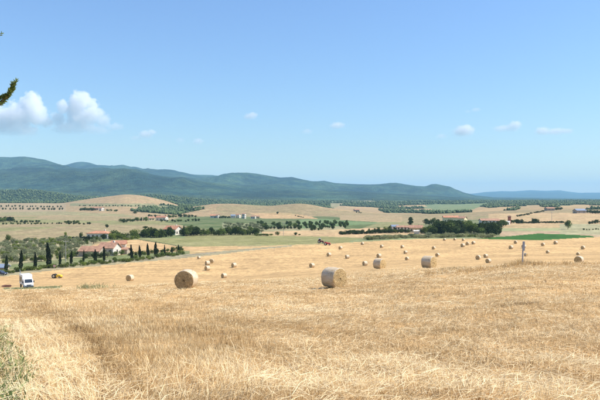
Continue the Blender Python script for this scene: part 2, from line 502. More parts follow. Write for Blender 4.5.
# ------------------------------------------------------------------ the land, split by land use
EDGE_X = [-300, 0, 30, 60, 100, 130, 180, 220, 250, 280, 300, 330, 350, 390, 420, 470, 500, 540, 595, 600, 900]
EDGE_Y = [282, 276.8, 273.2, 269.5, 265.8, 262.8, 258.6, 254.2, 250.6, 247.6, 245.6, 243.8, 242.5, 240.2, 239, 238.6, 239.6, 240.2, 237.2, 236.6, 236]
def edge(px): return np.interp(px, EDGE_X, EDGE_Y)

STAND = [(5, 294), (70, 299), (160, 305), (245, 322), (275, 350), (225, 368), (170, 372), (150, 384), (118, 392), (104, 372), (92, 347), (60, 324), (20, 308)]
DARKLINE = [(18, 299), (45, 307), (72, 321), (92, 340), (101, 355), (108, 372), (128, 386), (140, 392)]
def dist_line(px, py, line, sy=1.0):
    best = np.full(px.shape, 1e9)
    for (x0, y0), (x1, y1) in zip(line[:-1], line[1:]):
        dx, dy = x1 - x0, y1 - y0
        t = np.clip(((px - x0) * dx + (py - y0) * dy) / (dx * dx + dy * dy), 0, 1)
        best = np.minimum(best, np.hypot(px - x0 - t * dx, (py - y0 - t * dy) * sy))
    return best

CLASSES = ['stubble_field', 'road', 'verge_ground', 'olive_grove_ground', 'pasture_field', 'meadow_field', 'harvested_field', 'green_crop_field',
           'orchard_field', 'hillside_field', 'wooded_land', 'mountain']
CMAT = ['stubble', 'land', 'grass', 'grass', 'land', 'grass', 'land', 'crop', 'grass', 'land', 'wood', 'wood']
ID = {n: i for i, n in enumerate(CLASSES)}

def classify(x, y):
    px, d = px_d(x, y)
    z = ground_z(x, y) - CAMZ
    py = 200 - F * z / d
    n = x.size
    cls = np.full(n, ID['hillside_field']); col = np.zeros((n, 3))
    jx = px + 2.2 * fbm(x / 30, y / 30, 71, 3) * np.clip(300 / d, 0.3, 2); jy = py + 0.9 * fbm(x / 25, y / 25, 73, 3)
    def put(mask, name, c):
        cls[mask] = ID[name]; col[mask] = c
    E = edge(px) + 0.5 * fbm(x / 8, y / 8, 75, 2)
    A = d < 460
    valley = d < 830
    hills = (d >= 830) & (d < 2150)
    # the plain beyond the stubble
    put(valley, 'pasture_field', (0.335, 0.25, 0.13))
    green = valley & (fbm(x / 70, y / 110, 81, 3) > 0.06)
    col[green] = (0.26, 0.235, 0.10)
    put(valley & inpoly(jx, jy, [(165, 222), (186, 216), (350, 215), (378, 223), (352, 231.5), (215, 231.5)]), 'orchard_field', (0.10, 0.135, 0.045))
    put(valley & inpoly(jx, jy, [(222, 222.5), (262, 224), (262, 233), (222, 233)]), 'orchard_field', (0.24, 0.245, 0.12))
    put(valley & inpoly(jx, jy, [(260, 226.5), (345, 226.5), (345, 231), (260, 231)]), 'orchard_field', (0.33, 0.29, 0.15))
    put(valley & inpoly(jx, jy, [(262, 231.5), (420, 227), (420, 240), (330, 238.5), (262, 236)]), 'harvested_field', (0.54, 0.355, 0.18))
    put(valley & inpoly(jx, jy, [(300, 216), (345, 221), (385, 223), (300, 229)]), 'orchard_field', (0.14, 0.21, 0.08))
    put(valley & inpoly(jx, jy, [(90, 262), (90, 246), (118, 239.5), (140, 239.3), (162, 243.2), (182, 246.6), (262, 246), (300, 244.2), (330, 243), (300, 247), (200, 259)]), 'harvested_field', (0.56, 0.355, 0.165))
    put(valley & inpoly(jx, jy, [(140, 239), (185, 236.3), (250, 235.3), (330, 236.6), (372, 238.6), (372, 242), (330, 243.4), (300, 244.6), (262, 245.8), (182, 246.5), (162, 243.1)]), 'meadow_field', (0.25, 0.235, 0.088))
    put(valley & inpoly(jx, jy, [(-250, 246), (0, 244), (30, 240.3), (62, 238), (92, 240), (92, 268), (40, 275), (-250, 284)]), 'olive_grove_ground', (0.36, 0.315, 0.17))
    put(valley & inpoly(jx, jy, [(92, 236), (185, 233), (185, 238), (140, 239.3), (92, 242)]), 'meadow_field', (0.20, 0.23, 0.09))
    dline = dist_line(px, py, [(138, 239.2), (162, 243.1), (182, 246.4)], 1.6)
    col[valley & (dline < 0.8)] = (0.12, 0.125, 0.05)
    # right side of the plain
    put(valley & (px > 488) & (jy < 232), 'harvested_field', (0.50, 0.335, 0.17))
    put(valley & (px > 488) & (jy > 228.2) & (jy < 231.2), 'meadow_field', (0.33, 0.32, 0.15))
    put(valley & (px > 488) & (jy >= 231.2) & (jy < 238), 'harvested_field', (0.45, 0.315, 0.185))
    put(valley & (px > 560) & (jy > 224) & (jy < 234.6), 'pasture_field', (0.37, 0.325, 0.175))
    put(valley & inpoly(px, jy, [(462, 239.6), (480, 237.8), (510, 236.2), (538, 233.4), (560, 234), (590, 235.6), (597, 237.2), (575, 239), (540, 241), (500, 241.5)]), 'green_crop_field', (0.045, 0.125, 0.018))
    put(valley & inpoly(jx, jy, [(350, 240.6), (372, 237.5), (420, 235), (498, 236), (470, 240), (420, 241), (350, 244)]), 'meadow_field', (0.23, 0.25, 0.11))
    put(valley & inpoly(jx, jy, [(425, 236), (425, 221), (500, 219), (500, 236)]), 'meadow_field', (0.16, 0.18, 0.08))
    # verge, road and the strip under the cypresses
    off = E - py
    left = A & (px < 292)
    w = np.interp(px, [-50, 100, 200, 292], [1.25, 1.1, 0.7, 0.25])
    put(left & (px < 190) & (off > 4.6 * w) & (off < 9 * w), 'verge_ground', (0.16, 0.185, 0.07))
    put(left & (off > 0) & (off <= 4.6 * w), 'verge_ground', (0.33, 0.28, 0.16))
    put(left & (px < 215) & (off > 3.2 * w) & (off <= 4.2 * w), 'road', (0.36, 0.305, 0.23))
    # the stubble itself
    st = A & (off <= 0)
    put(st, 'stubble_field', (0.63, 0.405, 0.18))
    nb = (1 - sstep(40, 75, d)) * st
    col -= (nb * 0.30)[:, None] * (col - np.array((0.36, 0.21, 0.085)))  # near bare soil browner, with shadow under the straw put into its colour
    stand = st & inpoly(jx, jy, STAND) & (d < 60)
    col[stand] *= 1.0
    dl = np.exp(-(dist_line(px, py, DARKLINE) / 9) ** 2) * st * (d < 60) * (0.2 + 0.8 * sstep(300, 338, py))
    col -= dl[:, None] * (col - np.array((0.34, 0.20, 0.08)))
    gl = st & (px < 60) & (np.abs(py - 288.5 + (px - 30) * 0.02) < 1.3) & (px > 4)
    col[gl] = (0.20, 0.21, 0.09)
    vg = np.exp(-((py - np.interp(px, [400, 470, 523, 600], [276, 265.5, 262.5, 259.5])) / 1.6) ** 2) * sstep(430, 470, px) * st * (d < 70)
    col -= (vg * 0.55)[:, None] * (col - np.array((0.27, 0.235, 0.11)))
    # hills
    put(hills, 'hillside_field', (0.39, 0.265, 0.14))
    h2 = hills & (fbm(x / 260, y / 420, 91, 3) > 0.05)
    col[h2] = (0.32, 0.235, 0.12)
    put(hills & (px < 66) & (py > 203) & (py < 212), 'orchard_field', (0.36, 0.262, 0.15))
    put(hills & inpoly(jx, jy, [(168, 222), (180, 216.8), (215, 216.6), (330, 216.4), (352, 219), (352, 224)]), 'orchard_field', (0.10, 0.135, 0.045))
    put(hills & (d < 1500) & (px > 60) & (px < 300) & inpoly(jx, jy, [(130, 211), (160, 204), (205, 209), (176, 215)]), 'wooded_land', (0.06, 0.085, 0.035))
    put(hills & inpoly(jx, jy, [(70, 203.4), (150, 203.6), (178, 207.5), (150, 207.4), (112, 206.2), (70, 206)]), 'hillside_field', (0.25, 0.23, 0.115))
    put(hills & inpoly(jx, jy, [(0, 212), (60, 211.4), (120, 214), (140, 217), (60, 215.4), (0, 216)]), 'hillside_field', (0.31, 0.26, 0.13))
    put((d > 600) & (d < 1400) & inpoly(jx, jy, [(250, 213.5), (285, 212.8), (312, 216.6), (318, 219), (262, 218.6)]), 'hillside_field', (0.50, 0.32, 0.155))
    put((d > 600) & (d < 1000) & inpoly(jx, jy, [(340, 214), (402, 215), (402, 222.5), (372, 222), (340, 220)]), 'hillside_field', (0.39, 0.275, 0.145))
    mx = (d >= 1000) & (d < 2700) & (px > 330)
    qx = px + 5 * fbm(x / 60, y / 120, 121, 3); qy = py + 1.3 * fbm(x / 50, y / 160, 123, 3)
    put(mx, 'hillside_field', (0.40, 0.268, 0.136))
    col[mx & (fbm(x / 260, y / 420, 91, 3) > 0.05)] = (0.33, 0.24, 0.12)
    TAN, GRN, WD = (0.46, 0.305, 0.15), (0.16, 0.205, 0.09), (0.05, 0.074, 0.03)
    for nm, c_, poly in (
        ('wooded_land', WD, [(325, 199), (900, 198), (900, 206), (600, 205.6), (530, 205), (470, 206.5), (440, 208.5), (400, 209), (370, 207.5), (340, 205.6)]),
        ('meadow_field', GRN, [(420, 205), (470, 203.6), (490, 202.8), (474, 209), (446, 213), (428, 211)]),
        ('wooded_land', WD, [(378, 209.6), (430, 209), (438, 213.8), (384, 212.6)]),
        ('hillside_field', TAN, [(398, 205.4), (425, 204.9), (427, 206.8), (398, 207.1)]),
        ('hillside_field', TAN, [(343, 206), (372, 207.3), (380, 209.2), (350, 208.6)]),
        ('hillside_field', TAN, [(402, 209.2), (432, 208.8), (434, 210.7), (407, 210.7)]),
        ('meadow_field', GRN, [(440, 206.6), (462, 205.4), (466, 206.6), (444, 208)]),
        ('wooded_land', WD, [(428, 213.2), (470, 211.6), (474, 213.6), (430, 215)]),
        ('wooded_land', WD, [(478, 206.4), (520, 204.6), (526, 206), (514, 206.4), (488, 207.6)]),
        ('hillside_field', TAN, [(468, 213), (486, 208), (512, 206.3), (509, 209.6), (490, 212)]),
        ('wooded_land', WD, [(462, 215.2), (508, 210.2), (516, 208.3), (520, 209), (508, 211.6), (466, 216.6)]),
        ('hillside_field', TAN, [(556, 206.6), (575, 204.8), (590, 205.2), (585, 207), (560, 208)]),
        ('wooded_land', WD, [(574, 210), (600, 208.6), (720, 208), (720, 214), (600, 214), (576, 212.6)]),
        ('wooded_land', WD, [(540, 206.4), (560, 205.6), (562, 207), (545, 207.6)])):
        put(mx & inpoly(qx, qy, poly), nm, c_)
    # woods and mountains
    edge_w = np.interp(px, [0, 60, 76, 110, 150, 160, 215, 300, 330, 345, 600], [1620, 1620, 1640, 1850, 1700, 1560, 1450, 1420, 1500, 2500, 2500])
    wd = (d > edge_w) & (d < 3600)
    cellv2 = vnoise(x / 160, y / 400, 103)
    put(wd, 'wooded_land', (0.045, 0.068, 0.029))
    put(wd & (px > 330) & (cellv2 > 0.72) & (d < 3300), 'hillside_field', (0.30, 0.25, 0.13))
    put(wd & (px > 330) & (cellv2 < 0.25) & (d < 3300), 'meadow_field', (0.14, 0.18, 0.075))
    put(d >= 3600, 'mountain', (0.024, 0.052, 0.036))
    return cls, col, px, py, d

def make_land():
    th = np.concatenate([np.linspace(-math.pi, R(-60), 40, endpoint=False), np.linspace(R(-60), R(-31), 60, endpoint=False),
                         np.linspace(R(-31), R(31), 720, endpoint=False), np.linspace(R(31), R(60), 60, endpoint=False), np.linspace(R(60), math.pi, 41)])
    r = np.concatenate([np.geomspace(0.6, 6, 24, endpoint=False), np.geomspace(6, 60, 150, endpoint=False), np.geomspace(60, 1000, 230, endpoint=False),
                        np.geomspace(1000, 10000, 170, endpoint=False), np.geomspace(10000, 21500, 30)])
    T, RR = np.meshgrid(th, r)
    X = (np.sin(T) * RR).ravel(); Y = (np.cos(T) * RR).ravel()
    Z = ground_z(X, Y)
    cls, col, px, py, d = classify(X, Y)
    V = np.stack([X, Y, Z], 1)
    nr, nt = T.shape
    idx = np.arange(nr * nt).reshape(nr, nt)
    q = np.stack([idx[:-1, :-1], idx[:-1, 1:], idx[1:, 1:], idx[1:, :-1]], -1).reshape(-1, 4)
    q = q[:, ::-1]                                   # normals up
    fc = cls[q[:, 0]]
    for i, name in enumerate(CLASSES):
        sel = q[fc == i]
        if len(sel) == 0: continue
        u, inv = np.unique(sel, return_inverse=True)
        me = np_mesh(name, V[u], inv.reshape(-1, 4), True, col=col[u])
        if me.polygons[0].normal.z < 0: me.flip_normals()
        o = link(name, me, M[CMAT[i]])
        o["kind"] = "structure"
    return V
make_land()

# ------------------------------------------------------------------ straw: loose and standing stalks over the near stubble
def blades(x, y, z, length, az, el, width, tint, bend=0.25, seed=1):
    g = np.random.default_rng(seed)
    n = len(x)
    ce, se = np.cos(el), np.sin(el)
    D = np.stack([np.cos(az) * ce, np.sin(az) * ce, se], 1)
    W = np.stack([-np.sin(az), np.cos(az), g.normal(0, 0.5, n)], 1)
    W /= np.linalg.norm(W, axis=1)[:, None]
    P = np.stack([x, y, z], 1)
    L = length[:, None]; w = (width * 0.5)[:, None]
    mid = P + D * L * 0.55
    side = g.normal(0, 1, (n, 3)); side[:, 2] = -np.abs(side[:, 2])
    tip = P + D * L + side * L * bend
    V = np.stack([P - W * w, P + W * w, mid - W * w * 0.9, mid + W * w * 0.9, tip - W * w * 0.3, tip + W * w * 0.3], 1).reshape(-1, 3)
    b = (np.arange(n) * 6)[:, None]
    Fq = np.stack([b + np.array([0, 1, 3, 2]), b + np.array([2, 3, 5, 4])], 1).reshape(-1, 4)
    return V, Fq, np.repeat(tint, 2)

def place_straw():
    n = 330000
    px = rng.uniform(-90, 690, n)
    d = np.exp(rng.uniform(math.log(5.6), math.log(140), n))
    keep = rng.uniform(0, 1, n) < (1 - 0.45 * sstep(50, 140, d))
    px, d = px[keep], d[keep]
    x = (px - 300) / F * d; y = d
    n = len(x)
    # part of the stalks stand in drill rows
    drill = (rng.uniform(0, 1, n) < 0.42) & (d < 38)
    cc = (x * 40 + y * 19) / 44.28; want = np.round(cc / 0.34) * 0.34 + rng.normal(0, 0.035, n)
    sh = np.where(drill, want - cc, 0)
    x = x + sh * 40 / 44.28; y = y + sh * 19 / 44.28
    d = y; px = 300 + F * x / y
    z = ground_z(x, y)
    py = 200 - F * (z - CAMZ) / d
    jx = px + 40 * fbm(x / 1.8, y / 1.8, 201, 4) + rng.normal(0, 16, n); jy = py + 22 * fbm(x / 1.5, y / 1.5, 203, 3) + rng.normal(0, 8, n) * (py > 315)
    stand = inpoly(jx, jy, STAND)
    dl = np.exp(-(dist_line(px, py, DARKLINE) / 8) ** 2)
    az = 6.0 * fbm(x / 6, y / 6, 205, 2) + 0.55 + rng.normal(0, 1.0, n)
    leftlow = (px < 100) & (py > 320) & ~stand
    az[leftlow] = 2.3 + rng.normal(0, 0.5, leftlow.sum())
    heap = fbm(x / 2.2, y / 1.1, 207, 3)
    el = np.abs(rng.normal(0.12, 0.30, n)) + 0.03
    length = rng.uniform(0.07, 0.27, n)
    tall = ((px > 140) & (px < 260) & (jy > 368)) | ((heap > 0.13) & (rng.uniform(0, 1, n) < 0.3))
    el[tall] = rng.normal(0.75, 0.3, tall.sum()); length[tall] = rng.uniform(0.14, 0.36, tall.sum())
    el[stand] = rng.normal(1.15, 0.25, stand.sum()); length[stand] = rng.uniform(0.08, 0.20, stand.sum())
    az[stand] = rng.uniform(0, 2 * math.pi, stand.sum())
    el[drill] = rng.normal(1.25, 0.22, drill.sum()); length[drill] = rng.uniform(0.07, 0.17, drill.sum())
    loose = (rng.uniform(0, 1, n) < 0.10) & ~drill & ~stand
    el[loose] = np.abs(rng.normal(0.05, 0.12, loose.sum())); length[loose] = rng.uniform(0.22, 0.48, loose.sum()); az[loose] = rng.uniform(0, 6.283, loose.sum())
    el = np.clip(el, 0.03, 1.5)
    width = rng.uniform(0.0035, 0.0075, n) * np.clip(d / 14, 1.0, 4.0)
    length = length * np.clip(d / 40, 1, 1.3) * (1 - 0.55 * sstep(50, 75, d) * sstep(420, 470, px)) * (1 - 0.6 * sstep(34, 85, d))
    # strips of dry grass near the post
    vy = np.interp(px, [400, 470, 523, 600], [276, 265.5, 262.5, 259.5])
    verge = (np.abs(py - vy) < 1.4) & (px > 440)
    el[verge] = rng.normal(1.1, 0.25, verge.sum()); length[verge] *= 1.0
    tint = rng.beta(1.7, 1.35, n) + 0.55 * fbm(x / 3, y / 3, 209, 3)
    rowc = (x * 40 + y * 19) / 44.3 + 1.2 * fbm(x / 9, y / 9, 217, 2)
    tint = tint + 0.13 * np.sin(rowc * 2 * math.pi / 2.6) * (0.4 + vnoise(x / 4, y / 4, 219))
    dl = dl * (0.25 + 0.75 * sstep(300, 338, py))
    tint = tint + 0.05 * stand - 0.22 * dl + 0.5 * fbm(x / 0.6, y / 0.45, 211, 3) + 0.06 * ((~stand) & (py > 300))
    for ln_ in ([(490, 307.5), (530, 305.5), (600, 307.5)], [(300, 300), (335, 303.5), (368, 306)], [(395, 283), (450, 277)]):  # windrow shadow lines, painted as darker straw tint
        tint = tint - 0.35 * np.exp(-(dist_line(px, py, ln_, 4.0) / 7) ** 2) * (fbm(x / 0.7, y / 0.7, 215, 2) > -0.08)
    tint = np.clip(tint + 0.085 + 0.25 * loose - 0.06 * drill, 0, 1)
    z2 = z - 0.015 + np.where(stand, 0, rng.uniform(0, 0.10, n) * (el < 0.5) + 0.05 * loose)
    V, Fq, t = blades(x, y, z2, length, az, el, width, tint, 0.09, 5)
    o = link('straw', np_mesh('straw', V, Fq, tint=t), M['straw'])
    o["kind"] = "stuff"; o["label"] = "loose pale straw and cut stubble stalks covering the field"
place_straw()

def place_verge_grass():
    n = 5200
    px = rng.uniform(425, 690, n)
    line = np.interp(px, [400, 470, 523, 600, 700], [50, 49, 51, 52, 52])
    d = line + rng.normal(0, 1.3, n)
    dens = 0.35 + 0.9 * np.exp(-((px - 520) / 22) ** 2) + 0.5 * np.exp(-((px - 478) / 12) ** 2) + 0.5 * (vnoise(px / 9, d / 9, 4) > 0.6)
    k = rng.uniform(0, 1, n) < dens
    px, d = px[k], d[k]; n = len(px)
    x = (px - 300) / F * d
    clump = fbm(x / 1.0, d / 1.0, 301, 3)
    z = ground_z(x, d) - 0.02
    ln = rng.uniform(0.18, 0.42, n) * (1 + 1.6 * np.clip(clump, 0, 1)) * (1 + 0.6 * np.exp(-((px - 518) / 10) ** 2))
    V, Fq, t = blades(x, d, z, ln, rng.uniform(0, 6.28, n), np.clip(rng.normal(1.15, 0.22, n), 0.3, 1.5), rng.uniform(0.012, 0.024, n), np.clip(rng.normal(0.45, 0.2, n), 0, 1), 0.15, 6)
    o = link('dry_grass', np_mesh('dry_grass', V, Fq, tint=t), M['straw']); o["kind"] = "stuff"; o["label"] = "tufts of tall dry grass along the crest by the post"
    # green weeds in the bottom left corner and a thin green strip by the truck
    n = 9000
    px = rng.uniform(-90, 40, n); d = np.exp(rng.uniform(math.log(6.3), math.log(21), n))
    x = (px - 300) / F * d
    z = ground_z(x, d); py = 200 - F * (z - CAMZ) / d
    lim = np.interp(py, [300, 325, 345, 400], [-3, 9, 15, 30]) + 46 * fbm(x / 0.8, d / 0.8, 305, 3)
    k = px < lim
    x, d, z = x[k], d[k], z[k]; n = len(x)
    V, Fq, t = blades(x, d, z, rng.uniform(0.07, 0.22, n), rng.uniform(0, 6.28, n), np.clip(rng.normal(0.8, 0.35, n), 0.1, 1.5), rng.uniform(0.012, 0.034, n), np.clip(rng.normal(0.5, 0.25, n), 0, 1), 0.25, 7)
    o = link('green_weeds', np_mesh('green_weeds', V, Fq, tint=t), M['weed']); o["kind"] = "stuff"; o["label"] = "leafy green weeds in the bottom left corner of the field"
    n = 800
    px = rng.uniform(2, 62, n); py = 288.6 + rng.normal(0, 0.55, n) - 0.02 * (px - 30)
    d0 = hit(30, 288.6).y
    d = d0 + (288.6 - py) * 1.6 + rng.normal(0, 0.6, n)
    x = (px - 300) / F * d; z = ground_z(x, d) - 0.02
    V, Fq, t = blades(x, d, z, rng.uniform(0.25, 0.6, n), rng.uniform(0, 6.28, n), np.clip(rng.normal(1.1, 0.3, n), 0.3, 1.5), rng.uniform(0.04, 0.08, n), np.clip(rng.normal(0.85, 0.25, n), 0, 1), 0.2, 8)
    o = link('strip_weeds', np_mesh('strip_weeds', V, Fq, tint=t), M['reed']); o["kind"] = "stuff"; o["label"] = "thin strip of greenish weeds in front of the white truck"
    n = 220
    px = np.concatenate([rng.normal(86, 4, n // 2), rng.normal(97, 7, n - n // 2)]); d0 = hit(88, 288.5).y
    d = d0 + rng.normal(0, 1.0, n); x = (px - 300) / F * d; z = ground_z(x, d) - 0.02
    V, Fq, t = blades(x, d, z, rng.uniform(0.25, 0.7, n), rng.uniform(0, 6.28, n), np.clip(rng.normal(1.1, 0.3, n), 0.3, 1.5), rng.uniform(0.03, 0.06, n), np.clip(rng.normal(0.85, 0.25, n), 0, 1), 0.2, 9)
    o = link('tall_weeds', np_mesh('tall_weeds', V, Fq, tint=t), M['reed']); o["kind"] = "stuff"; o["label"] = "greenish tall weeds standing in the stubble right of the truck"
place_verge_grass()

# ------------------------------------------------------------------ straw bales
def bale_materials():
    m, nt, b = new_mat('bale_net_wrap')
    tc = N(nt, "ShaderNodeTexCoord").outputs["Object"]
    n1 = noise_node(nt, scaled(nt, tc, 1.2, 9, 9), 1.4, 4, 0.6)
    n2 = noise_node(nt, scaled(nt, tc, 30, 4, 4), 1.0, 3, 0.6)
    c = mixcol(nt, maprange(nt, n1.outputs[0], 0.35, 0.65, 0, 1), (0.47, 0.31, 0.13), (0.65, 0.52, 0.34))
    c = mixcol(nt, maprange(nt, n2.outputs[0], 0.4, 0.7, 0, 0.6), c, (0.66, 0.60, 0.50))
    nt.links.new(c, b.inputs["Base Color"]); b.inputs["Roughness"].default_value = 0.6
    bn = N(nt, "ShaderNodeBump"); bn.inputs["Strength"].default_value = 0.6; bn.inputs["Distance"].default_value = 0.03
    nt.links.new(n1.outputs[0], bn.inputs["Height"]); nt.links.new(bn.outputs[0], b.inputs["Normal"])
    M['net'] = m
    m, nt, b = new_mat('bale_end_straw')
    tc = N(nt, "ShaderNodeTexCoord").outputs["Object"]
    sp = N(nt, "ShaderNodeSeparateXYZ"); nt.links.new(tc, sp.inputs[0])
    yy = sp.outputs[1]; zz = sp.outputs[2]
    rad = mathn(nt, 'SQRT', mathn(nt, 'ADD', mathn(nt, 'MULTIPLY', yy, yy), mathn(nt, 'MULTIPLY', zz, zz)))
    ang = mathn(nt, 'ARCTAN2', zz, yy)
    cb = N(nt, "ShaderNodeCombineXYZ")
    nt.links.new(mathn(nt, 'MULTIPLY', rad, 26.0), cb.inputs[0]); nt.links.new(mathn(nt, 'MULTIPLY', ang, 3.0), cb.inputs[1])
    rings = noise_node(nt, cb.outputs[0], 1.0, 4, 0.65)
    fine = noise_node(nt, tc, 22, 4, 0.7)
    lump = noise_node(nt, tc, 5, 3, 0.6)
    c = mixcol(nt, maprange(nt, rings.outputs[0], 0.3, 0.7, 0, 1), (0.38, 0.24, 0.085), (0.84, 0.62, 0.31))
    c = mixcol(nt, 1.0, c, maprange(nt, fine.outputs[0], 0.3, 0.7, 0.6, 1.35), 'MULTIPLY')
    c = mixcol(nt, 1.0, c, maprange(nt, lump.outputs[0], 0.3, 0.7, 0.75, 1.2), 'MULTIPLY')
    nt.links.new(c, b.inputs["Base Color"]); b.inputs["Roughness"].default_value = 0.9
    bn = N(nt, "ShaderNodeBump"); bn.inputs["Strength"].default_value = 1.0; bn.inputs["Distance"].default_value = 0.06
    nt.links.new(mathn(nt, 'ADD', rings.outputs[0], fine.outputs[0]), bn.inputs["Height"]); nt.links.new(bn.outputs[0], b.inputs["Normal"])
    M['baleend'] = m
bale_materials()

def bale_meshes(seed, seg=56, nl=9):
    """round bale of radius 0.75 lying along local X, centre at the origin"""
    g = np.random.default_rng(seed)
    Rr, hl = 0.75, 0.60
    a = np.linspace(0, 2 * math.pi, seg, endpoint=False)
    prof = [(-hl, 0.955), (-hl + 0.015, 0.985)] + [(t, 1.0) for t in np.linspace(-hl + 0.05, hl - 0.05, nl)] + [(hl - 0.015, 0.985), (hl, 0.955)]
    V = []
    for j, (xx, rr) in enumerate(prof):
        rad = Rr * rr * (1 + 0.018 * np.sin(a * 2 + seed * 2) + 0.012 * np.sin(a * 5 + seed) + g.normal(0, 0.008, seg) + 0.012 * np.sin(xx * 7 + seed))
        yy = np.cos(a) * rad; zz = np.sin(a) * rad
        zz = np.where(zz < -0.60, -0.60 + (zz + 0.60) * 0.45, zz) - 0.0
        V.append(np.stack([np.full(seg, xx), yy, zz], 1))
    V = np.concatenate(V); nr = len(prof)
    i = np.arange(nr * seg).reshape(nr, seg); i2 = np.roll(i, -1, 1)
    Fq = np.stack([i[:-1], i[1:], i2[1:], i2[:-1]], -1).reshape(-1, 4)
    wrap = np_mesh('net_wrap', V, Fq, True); wrap.materials.append(M['net'])
    ends = []
    for s, ring in ((-1, 0), (1, nr - 1)):
        rim = V[ring * seg:(ring + 1) * seg]
        rs = [rim]
        for k in (0.93, 0.8, 0.62, 0.42, 0.22, 0.05):
            p = rim * np.array([1, k, k]); p[:, 0] = s * (hl + 0.012 + 0.035 * (1 - k ** 2) + g.normal(0, 0.012, seg))
            rs.append(p)
        vv = np.concatenate(rs); m_ = len(rs)
        q = np.arange(m_ * seg).reshape(m_, seg); q2 = np.roll(q, -1, 1)
        ff = np.stack([q[:-1], q2[:-1], q2[1:], q[1:]], -1).reshape(-1, 4)
        if s < 0: ff = ff[:, ::-1]
        me = np_mesh('end_face', vv, ff[:, ::-1] if s > 0 else ff[:, ::-1], True)
        me.materials.append(M['baleend']); ends.append(me)
    return wrap, ends

def bale_wisps(seed, n=1500):
    g = np.random.default_rng(seed)
    s = np.sign(g.uniform(-1, 1, n)); rr = 0.74 * np.sqrt(g.uniform(0, 1, n)); a = g.uniform(0, 6.283, n)
    P = np.stack([s * 0.63, np.cos(a) * rr, np.sin(a) * rr], 1)
    rim = g.uniform(0, 1, n) < 0.35
    P[rim] = np.stack([g.uniform(-0.6, 0.6, rim.sum()), np.cos(a[rim]) * 0.75, np.sin(a[rim]) * 0.75], 1)
    P[:, 2] = np.maximum(P[:, 2], -0.68)
    az = g.uniform(0, 6.28, n)
    V, Fq, t = blades(P[:, 0], P[:, 1], P[:, 2], g.uniform(0.05, 0.16, n), az, g.uniform(-1, 1, n), g.uniform(0.006, 0.012, n), np.clip(g.normal(0.4, 0.2, n), 0, 1), 0.3, seed)
    me = np_mesh('loose_straw', V, Fq, tint=t); me.materials.append(M['straw'])
    return me

BM = [bale_meshes(s) for s in (1, 2, 3)]
WM = [bale_wisps(s) for s in (1, 2)]
# px, py of the foot, size in px, heading of the bale's axis in degrees from +X, label
BALES = [
    (186.5, 288.6, 20, 82, "large round straw bale with its dark end facing us, left of centre"),
    (334, 287.4, 21, -47, "large round straw bale in the centre with its sunlit end turned right"),
    (379.5, 268.7, 10.7, -43, "middle-sized round bale left of another with its sunlit end turned right"),
    (429, 268.2, 13, -42, "round straw bale with a broad sunlit end, right of the centre bale"),
    (579, 262.5, 8, 68, "round bale behind the grassy crest near the photo's right edge"),
    (130, 281, 6.6, 70, "small pale bale alone between the white truck and the large dark-ended bale"),
    (224, 278, 5.4, 75, "small bale just up and right of the large dark-ended bale"),
    (207.3, 270.4, 5.2, 80, "lowest of the three small bales clustered above the large dark-ended bale"),
    (207.5, 265.2, 5, 60, "small bale in the middle of the three clustered above the dark-ended bale"),
    (211.5, 263.2, 5, 130, "topmost of the three small bales clustered above the dark-ended bale"),
    (234, 267.3, 5, 70, "small bale to the right of the cluster of three bales"),
    (199, 259, 3.2, 75, "tiny bale close to the field edge above the cluster of three"),
    (312, 267.5, 5, 80, "small bale up and left of the large centre bale"),
    (329, 256.4, 4.2, 70, "tiny bale straight above the large centre bale"),
    (347.3, 258.6, 4.2, 60, "tiny bale up and right of the large centre bale"),
    (340.5, 249.4, 3.6, 75, "tiny bale below and right of the red tractor at the field edge"),
    (365, 265.6, 5, 65, "small bale to the left of the two middle-sized bales"),
    (379, 257.6, 4.5, 75, "tiny bale just above the smaller of the two middle-sized bales"),
    (362.5, 244.8, 3, 70, "tiny bale at the left end of the reed strip"),
    (381.7, 247.7, 3.3, 65, "tiny bale below the left half of the reed strip"),
    (402.3, 248.2, 3.3, 80, "upper of three tiny bales in a column left of the broad-ended bale"),
    (405.6, 253.8, 3.6, 60, "middle of three tiny bales in a column left of the broad-ended bale"),
    (407, 260.2, 3.8, 75, "lowest of three tiny bales in a column left of the broad-ended bale"),
    (433.7, 249.4, 3.5, 70, "tiny bale well above the broad-ended bale"),
    (437.5, 256.6, 4, 75, "tiny bale just above and right of the broad-ended bale"),
    (462.8, 247, 4, 65, "leftmost and lowest of three tiny bales in a rising line near the grove"),
    (467.4, 245.2, 3.7, 80, "middle of three tiny bales in a rising line near the grove"),
    (473.5, 244.3, 3.5, 70, "rightmost of three tiny bales in a rising line near the grove"),
    (478.2, 259.7, 5, 75, "small bale, leftmost of the trio left of the grey post"),
    (485.8, 257.6, 4, 60, "highest of the trio of small bales left of the grey post"),
    (488.3, 263, 5, 75, "lowest of the trio of small bales left of the grey post"),
    (444.6, 240.6, 2.6, 70, "leftmost of three specks of bales at the field edge under the grove"),
    (454.8, 240.3, 2.6, 75, "middle of three specks of bales at the field edge under the grove"),
    (463.3, 240.8, 2.6, 65, "rightmost of three specks of bales at the field edge under the grove"),
    (511, 249, 4, 70, "small bale just left of the grey post"),
    (515.6, 243.6, 3.4, 80, "tiny bale up and left of the grey post, under the green crop"),
    (523.8, 248, 4, 65, "tiny bale half hidden behind the grey post"),
    (526, 256.2, 3.6, 150, "tiny tan bale at the right foot of the grey post"),
    (543, 246, 3.6, 70, "tiny bale right of the grey post, under the green crop's tall end"),
    (547.7, 253.3, 3.3, 75, "tiny bale low between the grey post and the crest bale"),
    (555.7, 244.3, 3.8, 70, "tiny bale close under the green crop's right half"),
    (583, 249.3, 4, 75, "tiny bale above and right of the crest bale at right"),
    (578, 255.2, 3.2, 70, "tiny bale peeping over the top of the crest bale at right"),
]
